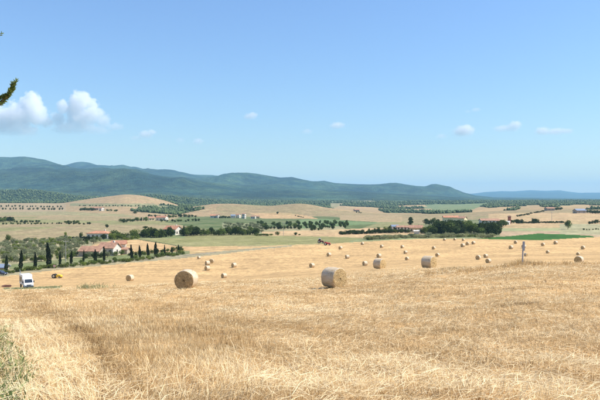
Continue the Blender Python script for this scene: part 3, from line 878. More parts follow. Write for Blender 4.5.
for i, (px, py, size, head, lab) in enumerate(BALES):
    p = hit(px, py)
    wrap, ends = BM[i % 3]
    s = 1.0
    want = size / 600.0
    if px == 579: p = at_d(579, 128)
    s = min(1.25, max(0.76, size * p.y / F / 1.5)) * (0.93 if i > 5 else 1.0)
    t = thing('straw_bale', lab, 'straw bale', (p.x, p.y, p.z + 0.67 * s), R(head), 'round straw bales on the stubble field', s)
    t.rotation_euler = (0, 0, R(head + (random.uniform(-38, -18) if i > 5 else -20 if i == 4 else 0)))
    link('net_wrap', wrap, None, t)
    link('end_face', ends[0], None, t); link('end_face', ends[1], None, t)
    if i < 5:
        w = link('loose_straw', WM[i % 2], None, t); w["kind"] = "stuff"

# ------------------------------------------------------------------ trees and shrubs
def leaf_cloud(n, centers, radii, size, seed, squash=0.8, up=0.0, aspect=1.6):
    g = np.random.default_rng(seed)
    centers = np.asarray(centers, float); radii = np.asarray(radii, float)
    w = radii ** 2; w /= w.sum()
    k = g.choice(len(centers), n, p=w)
    v = g.normal(0, 1, (n, 3)); v /= np.linalg.norm(v, axis=1)[:, None]
    rad = g.uniform(0.55, 1.08, n) ** 0.6
    P = centers[k] + v * (radii[k] * rad)[:, None] * np.array([1, 1, squash])
    D = v + g.normal(0, 0.7, (n, 3)); D[:, 2] += up; D /= np.linalg.norm(D, axis=1)[:, None]
    W = np.cross(D, g.normal(0, 1, (n, 3))); W /= np.linalg.norm(W, axis=1)[:, None]
    L = size * g.uniform(0.6, 1.4, n)
    a = P - D * (L * 0.5)[:, None]; b = P + D * (L * 0.5)[:, None]; ww = W * (L / aspect * 0.5)[:, None]
    V = np.stack([a, P + ww, b, P - ww], 1).reshape(-1, 3)
    Fq = np.arange(n * 4).reshape(n, 4)
    ktint = g.uniform(-0.25, 0.25, len(centers))
    tint = np.clip(0.5 + ktint[k] + g.normal(0, 0.2, n), 0, 1)
    return V, Fq, tint

def crown_clumps(seed, n, rx, rz, cz, cr):
    g = np.random.default_rng(seed)
    cs = []; rs = []
    while len(cs) < n:
        p = g.uniform(-1, 1, 3)
        q = np.linalg.norm(p)
        if q > 1 or q < 0.3: continue
        cs.append((p[0] * rx, p[1] * rx, cz + p[2] * rz)); rs.append(cr * g.uniform(0.45, 1.55))
    return cs, rs

PROTO = {}
def proto(kind, seed):
    """trunk and crown meshes of a tree about one metre tall; scaled on placing"""
    key = (kind, seed)
    if key in PROTO: return PROTO[key]
    g = random.Random(seed * 31 + len(kind))
    mb = MB()
    if kind == 'cypress':
        n = 1500
        gg = np.random.default_rng(seed)
        t = gg.uniform(0, 1, n) ** 0.85
        prof = 0.085 * np.interp(t, [0, 0.12, 0.35, 0.7, 1], [0.55, 0.85, 1.0, 0.72, 0.12]) * (1 + 0.25 * np.sin(t * 23 + seed) * 0.5)
        a = gg.uniform(0, 6.283, n); r = prof * np.sqrt(gg.uniform(0.3, 1.1, n))
        lean = 0.03 * np.sin(t * 3 + seed)
        P = np.stack([np.cos(a) * r + lean, np.sin(a) * r, 0.05 + 0.95 * t], 1)
        D = np.stack([np.cos(a) * 0.35, np.sin(a) * 0.35, np.ones(n)], 1) + gg.normal(0, 0.2, (n, 3)); D /= np.linalg.norm(D, axis=1)[:, None]
        W = np.cross(D, gg.normal(0, 1, (n, 3))); W /= np.linalg.norm(W, axis=1)[:, None]
        L = gg.uniform(0.03, 0.075, n)[:, None]
        V = np.stack([P - D * L * 0.5, P + W * L * 0.22, P + D * L * 0.5, P - W * L * 0.22], 1).reshape(-1, 3)
        cm = np_mesh('crown', V, np.arange(n * 4).reshape(n, 4), tint=np.clip(gg.normal(0.45, 0.25, n), 0, 1)); cm.materials.append(M['cypress'])
        mb.tube([(0, 0, -0.03), (0, 0, 0.2), (0.01, 0, 0.6), (0.02, 0, 0.9)], [0.016, 0.013, 0.008, 0.003], 6)
        tm = mb.mesh('trunk', M['bark'])
    else:
        spec = {'broad': (24, 0.40, 0.43, 0.53, 0.17, 1500, 0.075, 'leaf_a'), 'dark': (22, 0.34, 0.45, 0.51, 0.16, 1500, 0.075, 'leaf_b'),
                'olive': (18, 0.46, 0.36, 0.55, 0.19, 1100, 0.085, 'leaf_c'), 'lime': (20, 0.38, 0.42, 0.53, 0.17, 1200, 0.08, 'leaf_d'),
                'shrub': (12, 0.55, 0.32, 0.42, 0.28, 900, 0.11, 'leaf_a'), 'lowshrub': (10, 0.6, 0.3, 0.38, 0.3, 700, 0.12, 'leaf_d'),
                'conifer': (26, 0.17, 0.42, 0.52, 0.10, 1500, 0.06, 'leaf_b'), 'pine': (14, 0.42, 0.13, 0.82, 0.16, 1300, 0.07, 'leaf_b'),
                'reed': (12, 0.8, 0.3, 0.42, 0.3, 800, 0.16, 'reed'), 'brush': (10, 0.7, 0.25, 0.3, 0.28, 700, 0.13, 'redbrush')}[kind]
        nc, rx, rz, cz, cr, nl, ls, mat = spec
        cs, rs = crown_clumps(seed * 7 + nc, nc, rx - cr * 0.45, rz - cr * 0.4, cz, cr)
        if kind == 'conifer':
            cs = [(x * (1.5 - 1.25 * zz), y * (1.5 - 1.25 * zz), zz) for x, y, zz in cs]; rs = [r * (1.3 - 0.8 * c[2]) for r, c in zip(rs, cs)]
        V, Fq, t = leaf_cloud(nl, cs, rs, ls, seed, 0.85, 0.5 if kind in ('reed', 'brush') else 0.1, 3.0 if kind in ('reed', 'brush') else 1.6)
        V[:, 2] = np.maximum(V[:, 2], 0.0)
        cm = np_mesh('crown', V, Fq, tint=t); cm.materials.append(M[mat])
        th = 0.028 if kind not in ('shrub', 'lowshrub', 'reed', 'brush') else 0.02
        top = (g.uniform(-0.03, 0.03), g.uniform(-0.03, 0.03), cz * 0.75)
        mb.tube([(0, 0, -0.04), (g.uniform(-0.015, 0.015), 0, cz * 0.4), top], [th * 1.3, th, th * 0.7], 6)
        for k in range(5):
            c = cs[k * (len(cs) // 5)]
            mb.tube([(top[0] * 0.6, top[1] * 0.6, cz * 0.45), (c[0] * 0.5, c[1] * 0.5, (c[2] + cz * 0.6) / 2), (c[0] * 0.9, c[1] * 0.9, c[2])], [th * 0.6, th * 0.4, th * 0.15], 5)
        tm = mb.mesh('trunk', M['bark'])
    PROTO[key] = (tm, cm)
    return PROTO[key]

TREE_NAME = {'broad': 'broadleaf_tree', 'dark': 'evergreen_tree', 'olive': 'olive_tree', 'lime': 'light_green_tree', 'shrub': 'shrub', 'lowshrub': 'low_shrub',
             'conifer': 'conifer_tree', 'pine': 'umbrella_pine', 'cypress': 'cypress_tree', 'reed': 'reed_clump', 'brush': 'dry_brush'}
def plant(kind, p, h, label, group=None, wide=1.0, seed=None, cat=None):
    seed = random.randint(1, 7) if seed is None else seed
    tm, cm = proto(kind, seed)
    lw = label.split(',')[0]
    nm = 'hedge_bush' if 'hedge' in lw and 'bush' in lw else 'orchard_tree' if 'orchard' in lw else 'bush' if 'bush' in lw.split() else TREE_NAME[kind]
    t = thing(nm, label, cat or ('bush' if 'bush' in nm else 'shrub' if kind in ('shrub', 'lowshrub', 'reed', 'brush') else 'tree'), p, random.uniform(0, 6.28), group, (h * wide * random.uniform(0.8, 1.25), h * wide * random.uniform(0.8, 1.25), h))
    link('trunk', tm, None, t); link('crown', cm, None, t)
    return t

ORD = ['first', 'second', 'third', 'fourth', 'fifth', 'sixth', 'seventh', 'eighth', 'ninth', 'tenth', 'eleventh', 'twelfth', 'thirteenth', 'fourteenth', 'fifteenth',
       'sixteenth', 'seventeenth', 'eighteenth', 'nineteenth', 'twentieth']
CYP = [(6.5, 273.2, 16), (21, 271.5, 19), (35, 269.8, 15.5), (48, 268, 22.5), (60, 267, 14), (71.5, 266, 13.5), (83.5, 264.4, 13), (95.2, 263.3, 12.5), (104, 262, 14),
       (131.5, 260.2, 14), (139.6, 259.2, 12.5), (148, 258.3, 13.5), (156, 257, 13.5), (164.6, 256.4, 10.5), (172, 254.7, 7.2), (178.5, 253.4, 8)]
for i, (px, py, hp) in enumerate(CYP):
    p = hit(px, py)
    plant('cypress', p, hp * 1.1 * p.y / F, f"slim dark cypress, {ORD[i]} from the left in the roadside row", 'cypresses in the roadside row', [1.1, 1.05, 1.15, 1.0, 1.15][i % 5], i % 5 + 1)

def strip_of(kind, pts, n, h0, h1, label, group, jitter=1.0, wide=1.0, kinds=None, dmin=5):
    """plants strung along a line on the land"""
    xs = [q[0] for q in pts]; ys = [q[1] for q in pts]
    for i in range(n):
        u = (i + 0.5) / n + random.uniform(-0.35, 0.35) / n
        px = xs[0] + (xs[-1] - xs[0]) * u
        py = float(np.interp(px, xs, ys)) + random.uniform(-jitter, jitter)
        p = hit(px, py, dmin)
        k = random.choice(kinds) if kinds else kind
        h = random.uniform(h0, h1) * p.y / F
        lab = label + f", {ORD[i]} from the left" if n <= 20 and h0 >= 2 and len(label.split()) <= 12 else label
        plant(k, p, h, lab, group, wide * random.uniform(0.85, 1.25))

strip_of('shrub', [(-10, 274.5), (30, 270.5), (60, 267.3), (110, 262.8), (130, 261), (185, 254.2)], 64, 3.0, 5.8, "leafy green shrub in the hedge between the roadside cypresses", 'hedge under the roadside cypresses', 1.0, 1.0, ['shrub', 'lowshrub', 'lowshrub'])

# olive grove on the left
def grove(poly, spacing, h0, h1, kinds, label, group, jit=0.25, dmin=100, dmax=800, rot=0.0, cap=400):
    P = [hit(*q) for q in poly]
    x0, x1 = min(p.x for p in P), max(p.x for p in P); y0, y1 = min(p.y for p in P), max(p.y for p in P)
    cxm, cym = (x0 + x1) / 2, (y0 + y1) / 2; ext = math.hypot(x1 - x0, y1 - y0) / 2
    pw = [(p.x, p.y) for p in P]
    k = int(ext / spacing) + 1; out = []
    for i in range(-k, k + 1):
        for j in range(-k, k + 1):
            u = (i + random.uniform(-jit, jit)) * spacing; v = (j + random.uniform(-jit, jit)) * spacing
            x = cxm + u * math.cos(rot) - v * math.sin(rot); y = cym + u * math.sin(rot) + v * math.cos(rot)
            if not inpoly(np.array([x]), np.array([y]), pw)[0]: continue
            out.append((x, y))
    for x, y in out[:cap]:
        plant(random.choice(kinds), Vector((x, y, gz(x, y))), random.uniform(h0, h1), label, group, random.uniform(0.9, 1.2))
    return len(out)
n1 = grove([(-14, 264), (-14, 246.5), (10, 243.5), (35, 241), (66, 239), (84, 240.5), (80, 247), (74, 257), (40, 262)], 4.9, 1.9, 2.9, ['olive', 'olive', 'olive', 'olive', 'lime'], "silvery green olive tree in the grove left of the farmhouse", 'olive trees in the grove left of the farmhouse')
strip_of('broad', [(0, 264), (78, 257)], 16, 4, 7, "dark green bushy tree between the olive grove and the cypresses", 'bushy trees at the foot of the olive grove', 2.2, 1.0, ['broad', 'shrub', 'lime'])
print('olives', n1)

# single trees that stand out
def one(kind, px, py, hp, label, wide=1.0, seed=None, dmin=5, group=None):
    p = hit(px, py, dmin)
    return plant(kind, p, hp * p.y / F, label, group, wide, seed)
one('broad', 7.7, 242.2, 8, "round green tree alone at the upper edge of the olive grove", 1.0, 1)
one('lime', 65.3, 236.8, 5.5, "light green tree alone left of the dark clipped hedge", 0.9, 2)
one('dark', 107, 227.8, 3.8, "small dark round tree alone in the dry field above the white house", 1.4, 3)
one('dark', 81, 237.5, 5.5, "dark round tree behind the clipped hedge left of the white house", 1.3, 2)
one('pine', 145.8, 231.5, 5.2, "flat-topped umbrella pine standing above the tree belt", 1.1, 1)
one('conifer', 410.7, 226, 10.5, "dark pointed conifer standing behind the pink-roofed house", 1.5, 1)
one('broad', 568, 229.3, 9.5, "dark green tree alone beyond the right end of the green crop", 0.95, 2)
one('dark', 135, 213.5, 2.6, "oval dark bush alone on the dry hill", 2.2, 3)
one('dark', 277.5, 213.9, 2.4, "tiny dark tree alone on the brown hill", 1.2, 3)
one('dark', 295.5, 235.4, 3.8, "dark shrubby tree alone in the dry strip beyond the meadow", 1.4, 1)
one('shrub', 299.5, 235.3, 1.7, "low bush trailing right of the dark shrubby tree", 2.0, 1)
one('shrub', 278, 235.2, 4.4, "dark bush at the right end of the meadow's far hedge", 1.0, 2)

# clipped hedge left of the upper house
p0, p1 = hit(72.5, 241.2), hit(90, 240.3)
gh = np.random.default_rng(5)
n = 2600
u = gh.uniform(0, 1, n); L = (p1 - p0).length
hx = u * L; hy = gh.uniform(-0.8, 0.8, n); hz = gh.uniform(0, 1, n) ** 0.7 * 2.3 * (1 + 0.08 * np.sin(hx * 3))
Pq = np.stack([hx, hy, hz], 1); Dq = gh.normal(0, 1, (n, 3)); Dq /= np.linalg.norm(Dq, axis=1)[:, None]
Wq = np.cross(Dq, gh.normal(0, 1, (n, 3))); Wq /= np.linalg.norm(Wq, axis=1)[:, None]
Vq = np.stack([Pq - Dq * .22, Pq + Wq * .16, Pq + Dq * .22, Pq - Wq * .16], 1).reshape(-1, 3)
hme = np_mesh('clipped_hedge', Vq, np.arange(n * 4).reshape(n, 4), tint=gh.uniform(0, 1, n)); hme.materials.append(M['cypress'])
ho = link('clipped_hedge', hme, None, None, p0); ho.rotation_euler = (0, 0, math.atan2(p1.y - p0.y, p1.x - p0.x))
tag(ho, "dark clipped hedge left of the white house with the orange roof", 'hedge')

# belts of trees
def belt(pts, n, h0, h1, label, group, kinds, jitter=1.0, wide=1.0, dmin=5): strip_of(kinds[0], pts, n, h0, h1, label, group, jitter, wide, kinds, dmin)
belt([(78, 246), (92, 243), (104, 240.5)], 9, 4, 6.5, "dark green tree between the upper white house and the farm roofs", 'trees between the two white farmhouses', ['broad', 'dark', 'olive'], 1.5)
belt([(110, 239.8), (140, 238.2)], 20, 5, 9.5, "mid green tree in the belt right of the upper white house", 'trees right of the upper white house', ['broad', 'lime', 'broad', 'dark'], 0.8)
belt([(142, 238), (172, 236.2)], 20, 6, 10.5, "dark tree in the belt left of the white-gabled house", 'trees left of the white-gabled house', ['dark', 'broad', 'conifer', 'dark'], 0.8)
belt([(181, 235.8), (198, 235.2)], 13, 6.5, 11.5, "tall dark tree in the belt right of the white-gabled house", 'trees right of the white-gabled house', ['dark', 'conifer', 'dark', 'broad'], 0.5)
belt([(200, 235.4), (258, 234.8)], 36, 4, 9.5, "dark green tree along the far side of the green meadow", 'trees along the far side of the green meadow', ['broad', 'dark', 'lime', 'broad'], 0.5)
belt([(125, 240), (138, 239)], 5, 3, 5, "pale bush before the tree belt by the white house", 'pale bushes by the tree belt', ['olive', 'lowshrub'], 0.4)
belt([(256, 236), (272, 235.6)], 6, 2, 3, "low green shrub in the meadow's far hedge", 'far hedge of the meadow', ['shrub', 'lowshrub'], 0.3, 1.4)
belt([(116, 255), (128, 253.5)], 6, 4, 6, "green bush beside the farmhouse's white gable", 'bushes beside the farmhouse gable', ['broad', 'shrub'], 1.0)
belt([(128, 256), (185, 250.6)], 18, 3, 5.5, "dark bush behind the right half of the cypress row", 'bushes behind the right half of the cypress row', ['dark', 'shrub', 'broad'], 0.7)
belt([(84, 259.5), (112, 256.5)], 10, 4.5, 7, "grey green garden tree in front of the farmhouse", 'garden trees in front of the farmhouse', ['olive', 'broad', 'olive', 'dark'], 1.2)

# orchards of the middle distance
no = grove([(224, 232.5), (224, 224), (262, 225), (262, 233)], 10, 2.4, 3.4, ['olive'], "grey green orchard tree in rows above the green meadow", 'orchard rows above the green meadow', 0.12, rot=0.25, cap=120)
nd = grove([(258, 230.6), (258, 223.6), (350, 223), (350, 229)], 12.5, 2.6, 4.4, ['dark', 'broad', 'dark'], "dark round orchard tree in the rows below the brown hills", 'dark orchard rows below the brown hills', 0.2, rot=0.1, cap=120)
belt([(262, 229.4), (332, 228)], 20, 2.6, 4.2, "dark tree in the last row in front of the dry strip", 'last orchard row in front of the dry strip', ['dark'], 0.3, 1.2)
belt([(310, 230.6), (322, 230.2)], 4, 3, 4, "blue-dark round tree at the right end of the last orchard row", 'round trees ending the orchard row', ['dark'], 0.2, 1.3)
print('orchards', no, nd)

# treelines on the left plain
belt([(2, 224.4), (92, 224.2)], 26, 1.6, 2.6, "small dark tree in the dotted line across the dry pasture", 'dotted tree line across the dry pasture', ['dark', 'dark', 'broad'], 0.4, 1.3)
belt([(-8, 222.2), (13, 221.6)], 9, 4, 6, "large dark tree in the clump at the photo's left edge above the pasture", 'tree clump above the pasture', ['dark', 'broad'], 0.5, 1.3)
belt([(13, 222.5), (40, 222.4)], 10, 2, 3.2, "dark bush trailing right of the tree clump above the pasture", 'bushes trailing from the tree clump', ['dark', 'broad'], 0.3, 1.4)
belt([(64, 223.2), (78, 223.4)], 5, 2.6, 4.2, "dark tree in the small group halfway along the dotted line", 'small tree group along the dotted line', ['dark', 'broad'], 0.3, 1.2)
belt([(-6, 209.6), (64, 210)], 20, 2.0, 2.8, "tiny orchard tree in the lower row below the wooded slope", 'lower orchard row below the wooded slope', ['dark'], 0.25, 1.0, 700)
belt([(-6, 206.8), (62, 207.6)], 20, 1.8, 2.4, "tiny orchard tree in the upper row below the wooded slope", 'upper orchard row below the wooded slope', ['dark'], 0.25, 1.0, 700)
belt([(79, 210.6), (93, 210.4)], 8, 2.6, 3.6, "dark tree sheltering the small far farm on its left", 'trees left of the small far farm', ['dark'], 0.3, 1.4, 700)
belt([(103, 211), (118, 211.6)], 6, 1.6, 2.4, "dark tree right of the small far farm", 'trees right of the small far farm', ['dark', 'broad'], 0.3, 1.4, 700)
belt([(78, 206), (150, 206.4)], 22, 1.0, 1.5, "tiny bush in the thin hedge across the far dry hill", 'thin hedge across the far dry hill', ['dark'], 0.2, 1.8, 700)
belt([(120, 222.6), (150, 220.6)], 16, 3, 5, "dark tree left of the far red-roofed farm", 'trees left of the far red-roofed farm', ['dark', 'conifer', 'broad'], 0.7, 1.2, 500)
belt([(148, 217.6), (196, 217.4)], 18, 2.4, 3.6, "dark tree behind the far red-roofed farm", 'trees behind the far red-roofed farm', ['dark', 'broad'], 0.6, 1.4, 600)
belt([(160, 221.8), (200, 221.4)], 12, 2, 3.4, "green tree right of the far red-roofed farm", 'trees right of the far red-roofed farm', ['broad', 'dark'], 0.5, 1.3, 500)
belt([(219, 218.4), (230, 218.2)], 6, 2, 3, "dark tree among the far hamlet's houses", 'trees among the far hamlet', ['dark'], 0.2, 1.3, 500)
belt([(295, 216.0), (304, 218.0)], 6, 1.0, 1.6, "tiny bush in the short hedge on the brown hill", 'short hedge on the brown hill', ['dark'], 0.1, 1.8, 600)
belt([(356, 212.6), (362, 213.4)], 3, 1.2, 2, "tiny bush beside the ruin on the brown hill", 'bushes beside the hill ruin', ['dark'], 0.1, 1.4, 700)

# hedge and grove on the right
belt([(340, 234.6), (370, 233.6), (408, 232.6)], 46, 2.4, 4.8, "dark hedge bush left of the pink-roofed house", 'dark hedge left of the pink-roofed house', ['dark', 'dark', 'broad'], 0.35, 1.7)
belt([(366, 232.2), (406, 230)], 8, 3, 5, "small green tree behind the hedge left of the pink-roofed house", 'trees behind the dark hedge', ['broad', 'lime', 'dark'], 0.5, 1.0)
belt([(421, 233.6), (432, 233)], 6, 4.5, 7, "light green tree just right of the pink-roofed house", 'trees right of the pink-roofed house', ['lime', 'broad'], 0.6, 1.1)
belt([(430, 233.8), (462, 233.2)], 20, 8, 16, "tall dark tree in the grove before the cream house", 'grove in front of the cream house', ['broad', 'dark', 'dark'], 1.2, 1.05)
belt([(463, 233), (499, 234.6)], 20, 6.5, 14, "dense dark tree in the right half of the hamlet grove", 'right half of the hamlet grove', ['broad', 'dark', 'lime', 'dark'], 1.2, 1.05)
belt([(425, 225), (440, 224)], 6, 4, 7, "dark tree at the left end of the long red roof", 'trees at the left end of the long red roof', ['dark', 'broad'], 0.4, 1.0, 300)
belt([(496, 227), (506, 226.4)], 6, 5, 8, "green tree beside the red brick tower", 'trees beside the red brick tower', ['broad', 'dark'], 0.6, 1.0, 300)
belt([(511, 223.4), (522, 223)], 6, 3.2, 5, "dark tree right of the red brick tower", 'trees right of the red brick tower', ['dark', 'broad'], 0.3, 1.2, 300)
belt([(516, 223.4), (564, 223)], 34, 1.7, 2.4, "dark bush in the low hedge under the brown hill at right", 'low hedge under the brown hill', ['dark'], 0.2, 1.7, 300)
belt([(532, 222.8), (538, 222.7)], 4, 3.6, 4.8, "taller dark tree rising from the low hedge under the brown hill", 'taller trees in the low hedge', ['dark', 'broad'], 0.1, 1.0, 300)
belt([(588, 224), (606, 223)], 6, 3, 4.4, "dark tree at the photo's right edge under the brown hill", "trees at the right edge under the brown hill", ['dark'], 0.4, 1.2, 300)
belt([(583, 230.4), (606, 229.6)], 8, 1.2, 2, "dark bush in the pasture at the photo's right edge", 'bushes in the right pasture', ['dark'], 0.3, 1.6, 300)
belt([(517, 216.8), (530, 214.6)], 9, 1.5, 2.3, "tiny bush in the hedge climbing the brown hill", 'lower hedge climbing the brown hill', ['dark'], 0.2, 1.6, 500)
belt([(530, 214), (545, 211.4)], 10, 1.2, 1.8, "tiny bush in the upper hedge on the brown hill", 'upper hedge on the brown hill', ['dark'], 0.15, 1.8, 500)
belt([(553, 210.4), (562, 209.6)], 7, 2.4, 3.4, "dark tree in the clump on the crest of the brown hill", 'clump on the crest of the brown hill', ['dark'], 0.2, 1.4, 600)
belt([(576, 213), (606, 213.6)], 14, 2.8, 4, "dark tree in the wood on the right shoulder of the brown hill", 'wood on the right shoulder of the brown hill', ['dark'], 0.4, 1.4, 500)
belt([(366, 239.6), (400, 237.8), (470, 236.4), (492, 237.6)], 90, 2.6, 4.6, "grey green reed clump in the strip between field and grove", 'reed strip between field and grove', ['reed', 'reed', 'reed', 'olive', 'lowshrub'], 0.8, 1.4)
belt([(366, 240.2), (380, 239)], 9, 2.4, 4, "bright green bush at the left end of the reed strip", 'bushes at the left end of the reed strip', ['lime', 'broad'], 0.3, 1.2)

# reddish brush by the truck
strip_of('brush', [(3, 287.2), (10, 286.8)], 4, 2.4, 4, "dry reddish brush heap left of the white truck", 'dry brush left of the truck', 0.2, 1.2)

# far woods: one mass of crowns
def woodland():
    ico = bmesh.new(); bmesh.ops.create_icosphere(ico, subdivisions=1, radius=1.0)
    iv = np.array([v.co[:] for v in ico.verts]); jf = np.array([[v.index for v in f.verts] for f in ico.faces]); ico.free()
    g = np.random.default_rng(77)
    n = 120000
    px = g.uniform(-110, 710, n); d = np.exp(g.uniform(math.log(950), math.log(3300), n))
    x = (px - 300) / F * d; y = d
    cls = classify(x, y)[0]
    k = cls == ID['wooded_land']
    x, y, d = x[k][:26000], y[k][:26000], d[k][:26000]
    n = len(x); z = ground_z(x, y)
    r = g.uniform(1.7, 3.6, n) * np.interp(d, [900, 1600, 2600], [0.75, 0.85, 1.15]); h = r * g.uniform(0.8, 1.3, n)
    V = iv[None] * np.stack([r, r, h], 1)[:, None, :] * (1 + g.normal(0, 0.28, (n, 12, 1)))
    V = V + np.stack([x, y, z + h * 0.55], 1)[:, None, :]
    Fq = (jf[None] + (np.arange(n) * 12)[:, None, None]).reshape(-1, 3)
    t = np.repeat(np.clip(g.normal(0.5, 0.25, n), 0, 1), len(jf)) + g.normal(0, 0.08, n * len(jf))
    o = link('woodland_treeline', np_mesh('woodland', V.reshape(-1, 3), Fq, tint=np.clip(t, 0, 1)), M['leaf_w']); o["kind"] = "stuff"
    o["label"] = "far woods covering the slopes below the mountains"
M['leaf_w'] = leaf_mat('far_wood_leaf', (0.035, 0.058, 0.02), (0.12, 0.155, 0.055), 0.0)
woodland()

# ------------------------------------------------------------------ houses
def house(name, label, px, py, w, dep, wh, rh, rz, wall='plaster', roof='tile', wins=3, door=True, chimney=True, hip=False, cat='house', dmin=5, over=0.45, sidewins=1, group=None, storeys=1):
    p = hit(px, py, dmin)
    t = thing(name, label, cat, p, R(rz), group)
    hw, hd = w / 2, dep / 2
    mb = MB()
    if hip: mb.box(-hw, hw, -hd, hd, -0.6, wh)
    else: mb.prism([(-hd, -0.6), (hd, -0.6), (hd, wh), (0, wh + rh - 0.12), (-hd, wh)], -hw, hw, 'x')
    mb.build('wall', M[wall], t)
    rb = MB(); e = over; k = rh / hd; th = 0.22
    if hip:
        b = 0; rl = max(0.3, hw - hd)
        rb.v = [(-hw - e, -hd - e, wh - k * 0 + 0.02), (hw + e, -hd - e, wh + 0.02), (hw + e, hd + e, wh + 0.02), (-hw - e, hd + e, wh + 0.02), (-rl, 0, wh + rh), (rl, 0, wh + rh),
                (-hw - e, -hd - e, wh + 0.2), (hw + e, -hd - e, wh + 0.2), (hw + e, hd + e, wh + 0.2), (-hw - e, hd + e, wh + 0.2)]
        rb.f = [(0, 3, 2, 1), (0, 1, 7, 6), (1, 2, 8, 7), (2, 3, 9, 8), (3, 0, 6, 9), (6, 7, 5, 4), (7, 8, 5), (8, 9, 4, 5), (9, 6, 4)]
    else:
        zb = wh - k * e
        rb.prism([(-hd - e, zb), (0, wh + rh), (hd + e, zb), (hd + e, zb + th), (0, wh + rh + th), (-hd - e, zb + th)], -hw - e, hw + e, 'x')
    ro = rb.build('roof', M[roof], t)
    if chimney:
        MB().box(hw * 0.35, hw * 0.35 + 0.7, hd * 0.15, hd * 0.15 + 0.7, wh + rh * 0.5, wh + rh + 0.9).build('chimney', M[wall], ro)
    wm, fm = MB().box(-0.45, 0.45, -0.03, 0.06, 0, 1.25).mesh('window', M['pane']), MB().box(-0.58, -0.45, -0.07, 0.05, -0.1, 1.35).box(0.45, 0.58, -0.07, 0.05, -0.1, 1.35).box(-0.45, 0.45, -0.07, 0.05, 1.25, 1.35).box(-0.45, 0.45, -0.1, 0.05, -0.1, 0).mesh('frame', M['stone'])
    def win(x, y, z, r):
        o = link('window', wm, None, t); o.location = (x, y, z); o.rotation_euler = (0, 0, r)
        link('frame', fm, None, o)
    for s in range(storeys):
        z = 1.0 + s * 2.8
        if z + 1.4 > wh: break
        for i in range(wins):
            x = -hw + w * (i + 0.5) / wins
            if door and s == 0 and i == wins // 2: continue
            win(x, -hd - 0.03, z, 0)
        for i in range(sidewins):
            yy = -hd + dep * (i + 0.5) / sidewins
            win(hw + 0.03, yy, z, R(90)); win(-hw - 0.03, yy, z, R(-90))
    if door:
        x = -hw + w * (wins // 2 + 0.5) / max(wins, 1)
        do = MB().box(x - 0.55, x + 0.55, -hd - 0.06, -hd + 0.05, 0, 2.1).build('door', M['wooddark'], t)
    return t

house('upper_house', "white house with an orange hipped roof above the farm", 100, 238.6, 13.0, 7.5, 3.1, 1.5, -8, 'plaster', 'tile3', 5, True, True, True, sidewins=2)
house('farm_barn', "long low farm building with an old tiled roof and dark gable end", 92.5, 256, 8.6, 6.0, 2.2, 1.7, -10, 'stone', 'tile2', 3, True, False, sidewins=1)
house('farmhouse', "farmhouse with a tiled roof and bright white gable beside the long barn", 109.5, 255, 7.0, 6.5, 3.1, 1.9, -14, 'plaster', 'tile2', 3, True, True, sidewins=1)
house('farm_outbuilding', "tan tiled outbuilding roof behind the farmhouse gable", 119, 251, 6.0, 5.5, 3.3, 1.3, 12, 'plaster', 'tile', 2, True, False)
house('open_shed', "low brown shed roof right of the farmhouse", 123.5, 254, 4.2, 3, 2.0, 0.6, -8, 'stone', 'tile2', 1, False, False)
house('white_gabled_house', "orange-roofed house with a bright white gable in the tree belt", 173, 234.8, 9.5, 7, 3.8, 2.0, -28, 'plaster', 'tile3', 3, True, True, sidewins=2)
house('garden_annex', "low white annex at the foot of the white-gabled house", 166.5, 234.6, 4.2, 4, 2.4, 0.9, -20, 'plaster', 'tile2', 2, False, False)
house('far_farmhouse', "far farmhouse with a red roof in front of dark trees on the hill", 162, 220.6, 12, 7, 3.6, 1.8, -15, 'plaster', 'tile', 3, True, True, dmin=500)
house('far_barn', "small pink barn left of the far red-roofed farmhouse", 151.5, 220.8, 6, 5, 3.2, 1.6, 20, 'cream', 'tile2', 2, False, False, dmin=500)
house('hill_farm', "tiny far farm with a reddish roof below the dry hill crest", 95.5, 210.3, 10, 7, 3.6, 1.8, 10, 'stone', 'tile2', 3, True, False, dmin=700)
house('hill_farm_house', "tiny far white house at the right of the small hill farm", 101.8, 210.8, 5, 6, 4.2, 1.5, -30, 'plaster', 'tile', 2, True, False, dmin=700)
HAM = [(213.5, 217.9, 9, 5, 3.2, 1.5, 5, 'plaster', 'tile3', "hamlet house with the bright red roof at the hamlet's left end"),
       (217.8, 218, 4, 5, 3.6, 1.2, -30, 'plaster', 'tile2', "little white hamlet house next to the bright red roof"),
       (233, 218, 6, 5, 3.4, 1.4, 12, 'plaster', 'greymetal', "pale hamlet house with a grey roof right of the dark trees"),
       (238.3, 218, 5.5, 5, 4.6, 1.3, -25, 'plaster', 'tile2', "white two-storey hamlet house in the middle of the hamlet"),
       (244, 218.6, 4.2, 4.5, 6.5, 1.0, -20, 'plaster', 'tile2', "tallest white hamlet house, like a small tower"),
       (253.5, 218.7, 6, 5, 3.2, 1.3, -15, 'plaster', 'tile2', "low white house at the hamlet's right end"),
       (257.8, 218.6, 4, 5, 3.2, 1.3, 10, 'cream', 'tile2', "small cream house at the very end of the hamlet")]
for (px, py, w, dep, wh, rh, rz, wl, rf, lab) in HAM:
    house('hamlet_house', lab, px, py, w, dep, wh, rh, rz, wl, rf, 2, True, False, dmin=500, group='houses of the far hamlet', storeys=2)
house('hill_ruin', "tiny stone ruin on the brown hill above the vineyards", 356.5, 211.6, 9, 6, 3.4, 1.6, 15, 'stone', 'tile2', 2, False, False, dmin=600)
house('pink_roofed_house', "pink-roofed house with a yellow front beside the dark conifer", 416, 232.4, 8.5, 6.5, 3.2, 1.6, -12, 'cream', 'tile2', 3, True, True, sidewins=2)
house('white_wing', "low white wing behind the hedge left of the pink-roofed house", 405, 230.4, 12, 5, 2.4, 1.0, -4, 'plaster', 'tile2', 5, True, False)
